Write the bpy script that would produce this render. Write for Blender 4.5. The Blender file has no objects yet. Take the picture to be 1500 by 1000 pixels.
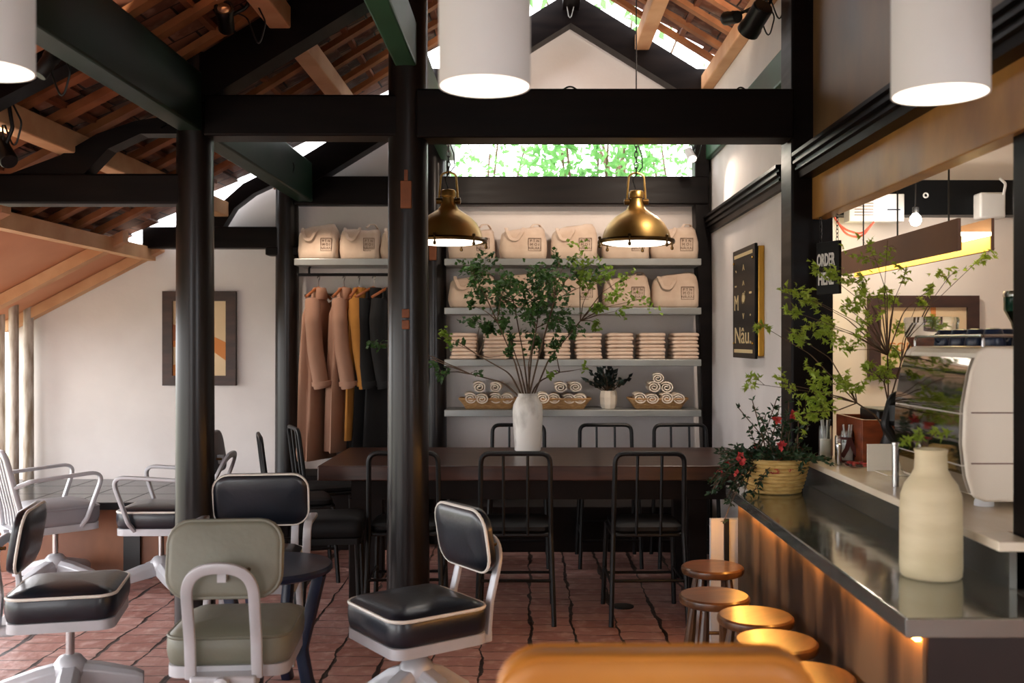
import bpy, math, random
from mathutils import Vector, Matrix, noise
R = random.Random(7)
sc = bpy.context.scene
col = sc.collection
F = 1458.0
PI = math.pi
def P(u, v, d):                       # a point d metres in front of the lens
    return Vector(((u-776)*d/F, d, 1.4-(v-500)*d/F))
# ------------------------------------------------------------------ materials
def lin(h):
    h = h.lstrip('#'); o = []
    for i in (0, 2, 4):
        c = int(h[i:i+2], 16)/255
        o.append(c/12.92 if c <= .04045 else ((c+.055)/1.055)**2.4)
    return (*o, 1)
def base_mat(name):
    m = bpy.data.materials.new(name); m.use_nodes = True
    nt = m.node_tree
    return m, nt, nt.nodes['Principled BSDF']
def pmat(name, c1, c2=None, scale=6, rough=.5, metal=0, bump=0, stretch=(1,1,1), coat=0, detail=4, lo=.35, hi=.65, rvar=0, spec=None, bscale=None):
    m, nt, b = base_mat(name)
    N, L = nt.nodes.new, nt.links.new
    b.inputs['Base Color'].default_value = lin(c1)
    b.inputs['Roughness'].default_value = rough
    b.inputs['Metallic'].default_value = metal
    if spec is not None: b.inputs['Specular IOR Level'].default_value = spec
    if coat:
        b.inputs['Coat Weight'].default_value = coat; b.inputs['Coat Roughness'].default_value = .12
    tc = N('ShaderNodeTexCoord'); mp = N('ShaderNodeMapping'); mp.inputs['Scale'].default_value = stretch
    L(tc.outputs['Object'], mp.inputs['Vector'])
    nz = N('ShaderNodeTexNoise'); nz.inputs['Scale'].default_value = scale; nz.inputs['Detail'].default_value = detail
    L(mp.outputs[0], nz.inputs['Vector'])
    if c2:
        rp = N('ShaderNodeValToRGB'); rp.color_ramp.elements[0].position = lo; rp.color_ramp.elements[1].position = hi
        rp.color_ramp.elements[0].color = lin(c1); rp.color_ramp.elements[1].color = lin(c2)
        L(nz.outputs['Fac'], rp.inputs['Fac']); L(rp.outputs['Color'], b.inputs['Base Color'])
    if rvar:
        mr = N('ShaderNodeMapRange'); mr.inputs['To Min'].default_value = max(.02, rough-rvar); mr.inputs['To Max'].default_value = rough+rvar
        L(nz.outputs['Fac'], mr.inputs['Value']); L(mr.outputs[0], b.inputs['Roughness'])
    if bump:
        bp = N('ShaderNodeBump'); bp.inputs['Strength'].default_value = bump; bp.inputs['Distance'].default_value = .02
        src = nz
        if bscale:
            src = N('ShaderNodeTexNoise'); src.inputs['Scale'].default_value = bscale; L(mp.outputs[0], src.inputs['Vector'])
        L(src.outputs['Fac'], bp.inputs['Height']); L(bp.outputs[0], b.inputs['Normal'])
    return m
def emit(name, c, s):
    m, nt, b = base_mat(name)
    b.inputs['Base Color'].default_value = lin(c)
    b.inputs['Emission Color'].default_value = lin(c); b.inputs['Emission Strength'].default_value = s
    return m
def leafmat(name, c1, c2, tr=.35):
    m = pmat(name, c1, c2, scale=9, rough=.45)
    nt = m.node_tree; b = nt.nodes['Principled BSDF']; out = nt.nodes['Material Output']
    t = nt.nodes.new('ShaderNodeBsdfTranslucent'); t.inputs['Color'].default_value = lin(c2)
    mx = nt.nodes.new('ShaderNodeMixShader'); mx.inputs[0].default_value = tr
    nt.links.new(b.outputs[0], mx.inputs[1]); nt.links.new(t.outputs[0], mx.inputs[2]); nt.links.new(mx.outputs[0], out.inputs['Surface'])
    return m
def glassmat(name, c='#f2f5f2', rough=.03):
    m, nt, b = base_mat(name)
    b.inputs['Base Color'].default_value = lin(c); b.inputs['Roughness'].default_value = rough
    b.inputs['Transmission Weight'].default_value = .95; b.inputs['IOR'].default_value = 1.3
    return m
def brickmat(name, c1, c2, c3, mortar, bw, rh, msize, rotz=0, dist=.03, bump=.6, rough=.6, off=.5, blotch='#c79a90', joint=0):
    m, nt, b = base_mat(name); N, L = nt.nodes.new, nt.links.new
    tc = N('ShaderNodeTexCoord'); mp = N('ShaderNodeMapping'); mp.inputs['Rotation'].default_value[2] = rotz
    L(tc.outputs['Object'], mp.inputs['Vector'])
    nz = N('ShaderNodeTexNoise'); nz.inputs['Scale'].default_value = 7; nz.inputs['Detail'].default_value = 3
    L(mp.outputs[0], nz.inputs['Vector'])
    sb = N('ShaderNodeVectorMath'); sb.operation = 'SUBTRACT'; sb.inputs[1].default_value = (.5,.5,.5); L(nz.outputs['Color'], sb.inputs[0])
    sl = N('ShaderNodeVectorMath'); sl.operation = 'SCALE'; sl.inputs['Scale'].default_value = dist; L(sb.outputs[0], sl.inputs[0])
    ad = N('ShaderNodeVectorMath'); ad.operation = 'ADD'; L(mp.outputs[0], ad.inputs[0]); L(sl.outputs[0], ad.inputs[1])
    bt = N('ShaderNodeTexBrick'); L(ad.outputs[0], bt.inputs['Vector'])
    bt.inputs['Scale'].default_value = 1; bt.inputs['Brick Width'].default_value = bw; bt.inputs['Row Height'].default_value = rh
    bt.inputs['Mortar Size'].default_value = msize; bt.inputs['Mortar Smooth'].default_value = .3; bt.offset = off
    bt.inputs['Color1'].default_value = lin(c1); bt.inputs['Color2'].default_value = lin(c2); bt.inputs['Mortar'].default_value = lin(mortar)
    bt.inputs['Bias'].default_value = 0
    n2 = N('ShaderNodeTexNoise'); n2.inputs['Scale'].default_value = 14; n2.inputs['Detail'].default_value = 5; L(mp.outputs[0], n2.inputs['Vector'])
    rp = N('ShaderNodeValToRGB'); rp.color_ramp.elements[0].position = .5; rp.color_ramp.elements[1].position = .7
    rp.color_ramp.elements[0].color = (0,0,0,1); rp.color_ramp.elements[1].color = (.55,.55,.55,1); L(n2.outputs['Fac'], rp.inputs[0])
    iv = N('ShaderNodeMath'); iv.operation = 'SUBTRACT'; iv.inputs[0].default_value = 1; L(bt.outputs['Fac'], iv.inputs[1])
    mu = N('ShaderNodeMath'); mu.operation = 'MULTIPLY'; L(rp.outputs[0], mu.inputs[0]); L(iv.outputs[0], mu.inputs[1])
    mx = N('ShaderNodeMix'); mx.data_type = 'RGBA'; L(mu.outputs[0], mx.inputs['Factor']); L(bt.outputs['Color'], mx.inputs[6]); mx.inputs[7].default_value = lin(blotch)
    colr = mx.outputs[2]
    if joint:
        n3 = N('ShaderNodeTexNoise'); n3.inputs['Scale'].default_value = 3.5; n3.inputs['Detail'].default_value = 6; L(mp.outputs[0], n3.inputs['Vector'])
        sx = N('ShaderNodeSeparateXYZ'); L(ad.outputs[0], sx.inputs[0])
        dv = N('ShaderNodeMath'); dv.operation = 'DIVIDE'; L(sx.outputs['Y'], dv.inputs[0]); dv.inputs[1].default_value = joint
        fr = N('ShaderNodeMath'); fr.operation = 'FRACT'; L(dv.outputs[0], fr.inputs[0])
        pp = N('ShaderNodeMath'); pp.operation = 'PINGPONG'; L(fr.outputs[0], pp.inputs[0]); pp.inputs[1].default_value = .5
        th = N('ShaderNodeMapRange'); th.inputs['From Min'].default_value = .35; th.inputs['From Max'].default_value = .7; th.inputs['To Min'].default_value = .0; th.inputs['To Max'].default_value = .085; L(n3.outputs['Fac'], th.inputs['Value'])
        lt = N('ShaderNodeMath'); lt.operation = 'LESS_THAN'; L(pp.outputs[0], lt.inputs[0]); L(th.outputs[0], lt.inputs[1])
        m3 = N('ShaderNodeMix'); m3.data_type = 'RGBA'; L(lt.outputs[0], m3.inputs['Factor']); L(colr, m3.inputs[6]); m3.inputs[7].default_value = lin(mortar)
        colr = m3.outputs[2]
        i2 = N('ShaderNodeMath'); i2.operation = 'SUBTRACT'; L(iv.outputs[0], i2.inputs[0]); L(lt.outputs[0], i2.inputs[1]); iv = i2
    L(colr, b.inputs['Base Color'])
    hs = N('ShaderNodeMath'); hs.operation = 'MULTIPLY_ADD'; L(n2.outputs['Fac'], hs.inputs[0]); hs.inputs[1].default_value = .4; L(iv.outputs[0], hs.inputs[2])
    bp = N('ShaderNodeBump'); bp.inputs['Strength'].default_value = bump; bp.inputs['Distance'].default_value = .02
    L(hs.outputs[0], bp.inputs['Height']); L(bp.outputs[0], b.inputs['Normal'])
    b.inputs['Roughness'].default_value = rough
    return m
M = {}
M['plaster'] = pmat('plaster', '#d9d2ce', '#e2dcd8', scale=2.5, rough=.85, bump=.05, bscale=40)
M['barplaster'] = pmat('bar_plaster', '#ddd2c8', '#e5dacf', scale=2.5, rough=.8)
M['beam'] = pmat('dark_lacquer_wood', '#0a0708', '#120c0b', scale=3, rough=.4, stretch=(1,1,8), rvar=.1, bump=.04, spec=.12)
M['post'] = pmat('post_lacquer', '#0a0708', '#140d0c', scale=3, rough=.4, stretch=(4,4,.5), rvar=.1, coat=.35, spec=.2)
M['post'].node_tree.nodes['Principled BSDF'].inputs['Coat Roughness'].default_value = .22
M['beamrefl'] = pmat('black_lacquer_green_reflection', '#101d16', '#1a2f23', scale=3, rough=.4, rvar=.1, bump=.04, spec=.18)  # glossy dark beam, its reflection of foliage painted in as green
M['beamrefl2'] = pmat('lacquer_bright_green_reflection', '#26442f', '#355a41', scale=3, rough=.4, rvar=.1, spec=.2)  # brighter version for the lit faces, reflected foliage painted in as green
M['ridgewood'] = pmat('light_rafter_wood', '#c49066', '#d8ab80', scale=4, rough=.7, stretch=(1,1,1), bump=.1)
M['rafter'] = pmat('rafter_wood', '#82502f', '#ad7349', scale=5, rough=.7, bump=.1)
M['batten'] = pmat('batten_wood', '#6a3c26', '#94593a', scale=5, rough=.75)
M['panel'] = pmat('terracotta_board', '#c48460', '#d2946e', scale=1.5, rough=.75, bump=.04)
M['tile'] = brickmat('roof_tile', '#4a281c', '#9a654c', '#000000', '#150b08', .2, .16, .006, dist=.02, bump=.5, blotch='#b08a78')
M['floor'] = brickmat('brick_paver', '#a06f64', '#bb8e84', '#000000', '#2e1c18', .125, .215, .004, rotz=PI/2, dist=.05, bump=1.0, rough=.42, off=.37, blotch='#dcbdb5', joint=.215)
M['ground'] = pmat('garden_soil', '#8a8a70', '#a5a48c', scale=3, rough=.9)
M['weather'] = pmat('weathered_post', '#8d7a66', '#cfc6bb', scale=3, rough=.7, stretch=(6,6,1), lo=.4, hi=.6)
M['white'] = pmat('white_painted_metal', '#acaeb2', '#babbc0', scale=5, rough=.35, metal=.15, rvar=.08)
M['alu'] = pmat('brushed_aluminium', '#b9b9bc', '#c8c8ca', scale=8, rough=.36, metal=.75, rvar=.08)
M['vinyl'] = pmat('dark_vinyl', '#0a0f18', '#101824', scale=5, rough=.36, bump=.04, bscale=60, coat=.2, spec=.5)
M['vinylg'] = pmat('grey_green_vinyl', '#67685a', '#79796b', scale=3, rough=.45, bump=.05, bscale=50)
M['vinylgr'] = pmat('grey_vinyl', '#77757a', '#858388', scale=3, rough=.45)
M['piping'] = pmat('white_piping', '#ddd9d0', rough=.5)
M['iron'] = pmat('black_iron', '#070708', '#0c0c0e', scale=8, rough=.45, spec=.35)
M['black'] = pmat('black_plastic', '#0a0a0b', rough=.4)
M['blackpad'] = pmat('black_pad', '#0a0a0c', '#121214', scale=6, rough=.6, spec=.25)
M['navy'] = pmat('navy_lacquer', '#0e1930', '#14213a', scale=4, rough=.33, spec=.4)
M['tablewood'] = pmat('dark_table_wood', '#2f1a13', '#4a2b1f', scale=3, rough=.33, stretch=(1,8,8), bump=.04)
M['stool'] = pmat('walnut_stool_wood', '#402817', '#624226', scale=6, rough=.3, stretch=(1,5,1), coat=.2)
M['shelf'] = pmat('grey_shelf', '#868987', '#969997', scale=4, rough=.35, metal=.3)
M['canvas'] = pmat('natural_canvas', '#c3ab97', '#d2beaa', scale=7, rough=.9, bump=.25, bscale=9)
M['ink'] = pmat('brown_print', '#6a5347', rough=.9)
M['towel'] = pmat('cream_towel', '#d3baa6', '#dfcab8', scale=12, rough=.95, bump=.2, bscale=60)
M['towel2'] = pmat('cream_white_towel', '#e0d0bc', '#ecdfce', scale=12, rough=.95, bump=.2, bscale=60)
M['wicker'] = pmat('wicker', '#a87b4c', '#c99f6b', scale=30, rough=.7, stretch=(1,1,6), bump=.6)
M['straw'] = pmat('straw_coil', '#c09a55', '#dcbc78', scale=25, rough=.7, stretch=(1,1,4), bump=.4)
M['cwhite'] = pmat('white_glaze', '#a39b90', '#ece8e0', scale=7, rough=.35, stretch=(1,1,.5), lo=.3, hi=.48, detail=8, bump=.1)
M['cream'] = pmat('cream_ceramic', '#cfc19a', '#ddd0ac', scale=5, rough=.5, stretch=(1,1,4), bump=.08)
M['potwhite'] = pmat('white_pot', '#d8cbb8', '#e2d8c8', scale=5, rough=.5)
M['brass'] = pmat('aged_brass', '#b08c4e', '#c8a668', scale=5, rough=.4, metal=1, rvar=.08)
M['brassdk'] = pmat('dark_brass', '#4e3a20', '#6b5230', scale=8, rough=.35, metal=1)
M['gold'] = pmat('gold_plate', '#c99b45', rough=.2, metal=1)
M['letter'] = pmat('pale_gold_letter', '#e6d3a0', rough=.4, metal=.3)
M['steel'] = pmat('counter_steel', '#8e8f88', '#9a9b94', scale=1.2, rough=.11, metal=.8, bump=.16, bscale=3)
M['steel2'] = pmat('riser_steel', '#6a6c69', '#7c7e7a', scale=2, rough=.25, metal=.7, rvar=.06)
M['chrome'] = pmat('mirror_chrome', '#b0aca8', rough=.06, metal=1, bump=.06, bscale=5)
M['stainless'] = pmat('stainless', '#b8b8b8', rough=.25, metal=1)
M['machine'] = pmat('machine_enamel', '#e6dccb', '#ece2d2', scale=2, rough=.3)
M['ledge'] = pmat('pale_ledge', '#e0cfb4', '#ecdfca', scale=3, rough=.25, stretch=(3,1,1))
M['cfront'] = pmat('rust_brown_panel', '#1a1410', '#70563c', scale=2.2, rough=.42, stretch=(1,2.4,.5), detail=6, lo=.42, hi=.6, rvar=.1)
M['cend'] = pmat('dark_end_panel', '#1a0e0b', '#26140f', scale=4, rough=.45)
M['bronze'] = pmat('bronze_board', '#87592a', '#c08f4c', scale=2.4, rough=.4, metal=.1, stretch=(1,1.8,1), detail=7, lo=.3, hi=.75, rvar=.08)
M['bronzeup'] = pmat('umber_board', '#54402b', '#7a5e40', scale=1.8, rough=.4, metal=.05, stretch=(1,1.6,.8), detail=6, rvar=.08)
M['frame'] = pmat('brown_frame', '#2c1710', '#40241a', scale=6, rough=.5, stretch=(1,1,4))
M['art'] = pmat('art_cream', '#dcc096', '#e4cca6', scale=3, rough=.8)
M['art2'] = pmat('art_orange', '#cf8446', rough=.8)
M['art3'] = pmat('art_brown', '#a5694a', rough=.8)
M['boxwood'] = pmat('red_brown_box', '#6a2d14', '#8a421f', scale=5, rough=.4, stretch=(2,2,8))
M['signblk'] = pmat('sign_black', '#05070a', rough=.4, spec=.2)
M['signwht'] = pmat('sign_white', '#e4e2de', rough=.6)
M['card'] = pmat('paper_card', '#f4ecdc', rough=.7)
M['leather'] = pmat('tan_leather', '#b06a1e', '#c98432', scale=4, rough=.45, bump=.08, bscale=40)
M['paddle'] = pmat('paddle_wood', '#6a3819', '#83491f', scale=9, rough=.6)
M['coat1'] = pmat('tan_cloth', '#96705c', '#a27c67', scale=3, rough=.9)
M['coat2'] = pmat('mustard_cloth', '#8e5c20', '#9e6b28', scale=3, rough=.9)
M['coat3'] = pmat('black_cloth', '#060607', '#0b0b0d', scale=3, rough=.95)
M['hanger'] = pmat('hanger_wood', '#9a5a32', rough=.5)
M['shade'] = pmat('white_shade', '#dcdcdc', '#e2e2e2', scale=3, rough=.6)
q = M['shade'].node_tree.nodes['Principled BSDF']; q.inputs['Emission Color'].default_value = (1,.98,.95,1); q.inputs['Emission Strength'].default_value = .06   # faint glow put into the shade material, standing for lamp light through it
M['lamp_in'] = emit('shade_lining', '#fff4e6', 1.6)
M['lamp_disc'] = emit('lamp_diffuser', '#fff1e0', 3.0)
M['led'] = emit('led_amber', '#ffae4e', 50)
M['hoodlit'] = emit('hood_diffuser', '#fff0b8', 9)
M['bulb'] = emit('bulb_glow', '#fff6ec', 40)
M['hoodyel'] = pmat('hood_yellow', '#d8a850', rough=.6)
M['hoodbrn'] = pmat('hood_brown', '#6a4a3a', '#75523f', scale=3, rough=.5)
M['glass'] = glassmat('clear_glass')
M['glassg'] = glassmat('green_glass', '#123a34')
M['beans'] = pmat('coffee_beans', '#7a3a24', '#a0583c', scale=60, rough=.6)
M['redwire'] = pmat('red_cable', '#b34a38', rough=.5)
M['ribbon'] = pmat('red_brown_ribbon', '#4a1c18', rough=.5)
M['leafd'] = leafmat('dark_leaf', '#25431b', '#42682b', .3)
M['leafl'] = leafmat('young_leaf', '#5c7a20', '#88a438', .4)
M['leafm'] = leafmat('maple_leaf', '#78962a', '#a9bf4c', .5)
M['leafb'] = leafmat('basket_leaf', '#16301c', '#2a4a2a', .25)
M['leafp'] = leafmat('shelf_plant_leaf', '#0c1a16', '#14281f', .1)
M['leafo'] = leafmat('garden_leaf', '#3f7a3c', '#74ac60', .45)
M['twig'] = pmat('twig', '#4a3626', '#5c4632', scale=20, rough=.8)
M['flower'] = pmat('red_flower', '#a82830', '#c84a42', scale=20, rough=.6)
M['fstone'] = pmat('bench_tile', '#26282a', '#3a3c3c', scale=3, rough=.22, lo=.4, hi=.6)
M['benchwood'] = pmat('bench_rust_board', '#5f3722', '#8a5636', scale=2.5, rough=.5, stretch=(1,1,.6), detail=6)
M['plinth'] = pmat('dark_plinth', '#0f0908', '#1a100d', scale=3, rough=.6, spec=.15)
M['whitebd'] = pmat('white_board', '#c9c9c9', rough=.5)
# ------------------------------------------------------------------ mesh builder
def rr(w, d, r, n=6):
    r = max(.001, min(r, w/2-1e-4, d/2-1e-4)); o = []
    for cx, cy, a0 in ((w/2-r, d/2-r, 0), (-w/2+r, d/2-r, 90), (-w/2+r, -d/2+r, 180), (w/2-r, -d/2+r, 270)):
        for i in range(n+1):
            a = math.radians(a0+90*i/n); o.append((cx+r*math.cos(a), cy+r*math.sin(a)))
    return o
def fillet(pts, r, n=6, closed=False):
    pts = [Vector(p) for p in pts]; out = []; N = len(pts)
    for i, p in enumerate(pts):
        if not closed and i in (0, N-1): out.append(p); continue
        a = pts[i-1]-p; b = pts[(i+1) % N]-p
        la, lb = a.length, b.length; a.normalize(); b.normalize()
        ang = a.angle(b)
        if ang > PI-.05: out.append(p); continue
        t = min(r/math.tan(ang/2), la*.49, lb*.49)
        s, e = p+a*t, p+b*t
        for k in range(n+1):
            q = k/n
            out.append(s*(1-q)**2+p*2*q*(1-q)+e*q*q)
    return out
class MB:
    def __init__(s, M0=None): s.v = []; s.f = []; s.M = M0 or Matrix(); s.mi = []; s.cm = 0
    def add(s, vs, fs):
        o = len(s.v); s.v += [s.M @ Vector(p) for p in vs]
        s.f += [[i+o for i in f] for f in fs]; s.mi += [s.cm]*len(fs); return s
    def box(s, c, size, rot=None):
        x, y, z = size[0]/2, size[1]/2, size[2]/2
        vs = [Vector((a*x, b*y, d*z)) for a in (-1,1) for b in (-1,1) for d in (-1,1)]
        m = rot.to_4x4() if rot else Matrix()
        vs = [m @ p+Vector(c) for p in vs]
        return s.add(vs, [(0,1,3,2),(4,6,7,5),(0,4,5,1),(2,3,7,6),(0,2,6,4),(1,5,7,3)])
    def span(s, a, b):
        return s.box([(a[i]+b[i])/2 for i in range(3)], [abs(b[i]-a[i]) for i in range(3)])
    def rings(s, rs, cap=True, closed=False):
        n = len(rs[0]); vs = [p for r in rs for p in r]; fs = []
        m = len(rs)
        for i in range(m if closed else m-1):
            j = (i+1) % m
            for k in range(n):
                l = (k+1) % n; fs.append((i*n+k, i*n+l, j*n+l, j*n+k))
        if cap and not closed:
            fs.append(tuple(reversed(range(n)))); fs.append(tuple((m-1)*n+k for k in range(n)))
        return s.add(vs, fs)
    def sweep(s, pts, prof, N=None, closed=False, cap=True, scale=None):
        pts = [Vector(p) for p in pts]; n = len(pts); rs = []
        T0 = (pts[1]-pts[0]).normalized()
        nv = Vector(N) if N else (Vector((0,0,1)) if abs(T0.z) < .9 else Vector((1,0,0)))
        fixed = N is not None
        for i in range(n):
            if closed: t = pts[(i+1) % n]-pts[i-1]
            else: t = pts[min(i+1, n-1)]-pts[max(i-1, 0)]
            t.normalize()
            if fixed: b = nv.copy(); q = t.cross(b).normalized()
            else:
                b = nv-t*nv.dot(t)
                b = b.normalized() if b.length > 1e-6 else t.orthogonal().normalized()
                nv = b; q = t.cross(b)
            k = scale[i] if scale else 1
            rs.append([pts[i]+q*(a*k)+b*(c*k) for a, c in prof])
        return s.rings(rs, cap, closed)
    def tube(s, pts, r, n=8, closed=False, scale=None):
        if isinstance(r, (list, tuple)): scale = [x/r[0] for x in r]; r = r[0]
        return s.sweep(pts, [(r*math.cos(2*PI*i/n), r*math.sin(2*PI*i/n)) for i in range(n)], closed=closed, scale=scale)
    def bar(s, pts, w, t, N, closed=False):          # w along N, t in the plane of the path
        return s.sweep(pts, rr(t, w, min(t, w)*.3, 2), N=N, closed=closed)
    def lathe(s, prof, n=32, c=(0,0,0), cap=True):
        return s.rings([[Vector((c[0]+r*math.cos(2*PI*i/n), c[1]+r*math.sin(2*PI*i/n), c[2]+z)) for i in range(n)] for r, z in prof], cap)
    def prism(s, poly, axis, a, b):                   # poly in the two other axes
        def pt(p, t):
            return {'x': (t, p[0], p[1]), 'y': (p[0], t, p[1]), 'z': (p[0], p[1], t)}[axis]
        return s.rings([[Vector(pt(p, t)) for p in poly] for t in (a, b)])
    def pad(s, w, d, r, layers, n=6, c=(0,0,0)):      # stacked rounded rectangles
        return s.rings([[Vector((c[0]+x, c[1]+y, c[2]+z)) for x, y in rr(w-2*i, d-2*i, max(r-i, .005), n)] for i, z in layers])
    def leaf(s, p, d, n, L, W, bend=.15):
        d = d.normalized(); q = d.cross(n)
        if q.length < 1e-4: q = d.orthogonal()
        q.normalize(); n = q.cross(d)
        vs = [p, p+d*L*.45+q*W+n*L*bend*.5, p+d*L, p+d*L*.45-q*W+n*L*bend*.5, p+d*L*.5-n*L*bend*.3]
        return s.add(vs, [(0,1,4),(1,2,4),(2,3,4),(3,0,4)])
    def maple(s, p, d, n, L):
        d = d.normalized(); q = d.cross(n)
        if q.length < 1e-4: q = d.orthogonal()
        q.normalize(); n = q.cross(d)
        c = p+d*L*.25; vs = [p]; k = 5
        for i in range(k):
            a = (-1+2*i/(k-1))*1.75; l = L*(.75, .62)[i % 2 == 1]*(1 if i == 2 else .8)
            if i: 
                am = (-1+2*(i-.5)/(k-1))*1.75
                vs.append(c+(d*math.cos(am)+q*math.sin(am))*L*.2)
            vs.append(c+(d*math.cos(a)+q*math.sin(a))*l-n*L*.12*abs(i-2))
        return s.add(vs, [tuple(range(len(vs)))])
    def build(s, name, mat, parent=None, smooth=35, bevel=0, seg=2, loc=None, rz=0):
        me = bpy.data.meshes.new(name); me.from_pydata([tuple(p) for p in s.v], [], s.f)
        for m in (mat if isinstance(mat, list) else [mat]): me.materials.append(m)
        if isinstance(mat, list): me.polygons.foreach_set('material_index', s.mi)
        me.validate(); me.update()
        if smooth:
            me.polygons.foreach_set('use_smooth', [True]*len(me.polygons)); me.set_sharp_from_angle(angle=math.radians(smooth))
        o = bpy.data.objects.new(name, me); col.objects.link(o)
        if parent: o.parent = parent
        if loc is not None: o.location = loc
        o.rotation_euler.z = rz
        if bevel:
            b = o.modifiers.new('bevel', 'BEVEL'); b.width = bevel; b.segments = seg; b.limit_method = 'ANGLE'
        return o
def tag(o, label, cat, group=None, kind=None):
    o['label'] = label; o['category'] = cat
    if group: o['group'] = group
    if kind: o['kind'] = kind
    return o
def thing(name, label, cat, loc=(0,0,0), rz=0, group=None):
    o = bpy.data.objects.new(name, None); o.empty_display_size = .1; col.objects.link(o)
    o.location = loc; o.rotation_euler.z = rz
    return tag(o, label, cat, group)
def struct(o, label=None):
    o['kind'] = 'structure'
    if label: o['label'] = label
    return o
def dup(root, loc=None, rz=None, label=None, group=None):
    r = root.copy(); col.objects.link(r)
    if loc is not None: r.location = loc
    if rz is not None: r.rotation_euler.z = rz
    if label: r['label'] = label
    if group: r['group'] = group
    for ch in list(root.children):
        c = ch.copy(); col.objects.link(c); c.parent = r
        for g in list(ch.children):
            d = g.copy(); col.objects.link(d); d.parent = c
    return r
def textmesh(body, size, ext=.001, sx=1, off=0):
    cu = bpy.data.curves.new('txt', 'FONT'); cu.body = body; cu.size = size; cu.extrude = ext; cu.offset = off; cu.align_x = 'CENTER'; cu.align_y = 'CENTER'; cu.resolution_u = 3
    o = bpy.data.objects.new('txt', cu); col.objects.link(o)
    dg = bpy.context.evaluated_depsgraph_get(); dg.update()
    me = bpy.data.meshes.new_from_object(o.evaluated_get(dg))
    vs = [Vector((p.co.x*sx, p.co.y, p.co.z)) for p in me.vertices]; fs = [tuple(p.vertices) for p in me.polygons]
    bpy.data.objects.remove(o); bpy.data.curves.remove(cu); bpy.data.meshes.remove(me)
    return vs, fs
ORD = ['first','second','third','fourth','fifth','sixth','seventh','eighth','ninth','tenth']
# ------------------------------------------------------------------ roof geometry
RX, RZ = .285, 3.9
KX, KZ = -1.65, 2.70
def zr(x):
    if x >= KX: return RZ-.62*abs(x-RX)
    return KZ-.52*(KX-x)
EAVE = -3.85
# ------------------------------------------------------------------ the shell
MB().span((-4.2,-2.5,-.1), (3.4,7.2,0)).build('floor', M['floor'], smooth=0)['kind'] = 'structure'
MB().span((-30,-20,-.25), (30,30,-.12)).build('ground_outside', M['ground'], smooth=0)['kind'] = 'structure'
b = MB()
WY0, WY1 = 7.1, 7.25
ox0, ox1, oz0, oz1 = -.62, 1.22, 2.5, 2.95
b.prism([(-3.72,0),(ox0,0),(ox0,zr(ox0)-.02),(KX,zr(KX)-.02),(-3.72,zr(-3.72)-.02)], 'y', WY0, WY1)
b.prism([(ox0,0),(ox1,0),(ox1,oz0),(ox0,oz0)], 'y', WY0, WY1)
b.prism([(ox0,oz1),(ox1,oz1),(ox1,zr(ox1)-.02),(RX,RZ-.02),(ox0,zr(ox0)-.02)], 'y', WY0, WY1)
b.prism([(ox1,0),(1.4,0),(1.4,zr(1.4)),(ox1,zr(ox1)-.02)], 'y', WY0, WY1)
struct(b.build('wall_back', M['plaster'], smooth=0), 'white plaster gable wall with an open clerestory slot')
b = MB(); b.span((1.27,4.75,0), (1.4,7.1,3.29))
struct(b.build('wall_right', M['plaster'], smooth=0), 'white plaster side wall with the black sign')
b = MB(); b.span((1.4,6.0,0), (3.35,6.1,2.75))
struct(b.build('wall_back_bar', M['barplaster'], smooth=0), 'white wall behind the coffee bar')
struct(MB().span((3.25,-2,0), (3.35,6.0,2.75)).build('wall_right_bar', M['barplaster'], smooth=0))
struct(MB().span((1.33,-2,2.75), (3.35,6.1,2.82)).build('ceiling_bar', M['barplaster'], smooth=0))
# bronze boards above the serving hatch
struct(MB().span((1.315,-1.9,2.22), (1.39,4.64,3.28)).build('wall_right_upper', M['bronzeup'], smooth=0, bevel=.004), 'dark umber boarding above the trim rail')
struct(MB().span((1.31,.2,1.965), (1.38,4.62,2.22)).build('wall_right_header', M['bronze'], smooth=0, bevel=.004), 'bronze brown board hanging over the serving hatch')
def railprof():
    return [(1.27+.1,2.155),(1.245,2.155),(1.24,2.185),(1.225,2.19),(1.225,2.2),(1.232,2.205),(1.232,2.215),(1.215,2.22),(1.215,2.232),(1.226,2.238),(1.226,2.248),(1.21,2.254),(1.21,2.27),(1.37,2.275)]
struct(MB().prism(railprof(), 'y', .2, 4.6).build('trim_1', M['beam'], smooth=20), 'dark ridged rail along the bronze boards')
struct(MB().prism([(x if x < 1.3 else 1.29, z) for x, z in railprof()], 'y', 4.9, 7.05).build('trim_2', M['beam'], smooth=20), 'dark ridged rail along the white side wall')
# roof tile planes
def tileplane(name, xa, za, xb, zb, y0, y1, label):
    b = MB(); L = math.hypot(xb-xa, zb-za); n = max(2, int(L/.2)); dx, dz = (xb-xa)/n, (zb-za)/n
    nx, nz = -dz/(L/n), dx/(L/n)
    if nz < 0: nx, nz = -nx, -nz
    for i in range(n):
        x0, z0, x1, z1 = xa+dx*i, za+dz*i, xa+dx*(i+1.15), za+dz*(i+1.15)
        q = [(x0, z0), (x1+nx*.022, z1+nz*.022), (x1+nx*.045, z1+nz*.045), (x0+nx*.024, z0+nz*.024)]
        b.prism(q, 'y', y0, y1)
    return struct(b.build(name, M['tile'], smooth=0), label)
YR0 = -1.5
tileplane('ceiling_tiles', RX, RZ, -.9, zr(-.9), YR0, 6.62, 'terracotta tile roof slope below the ridge')
tileplane('ceiling_tiles', -.9, zr(-.9), KX, KZ, YR0, 6.86, 'terracotta tile roof slope above the posts')
tileplane('ceiling_tiles_eave', KX, KZ, EAVE, zr(EAVE), YR0, 6.90, 'terracotta tile roof over the low aisle')
tileplane('ceiling_tiles_right', RX, RZ, 1.33, zr(1.33), YR0, 6.68, 'terracotta tile roof slope beside the side wall')
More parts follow.
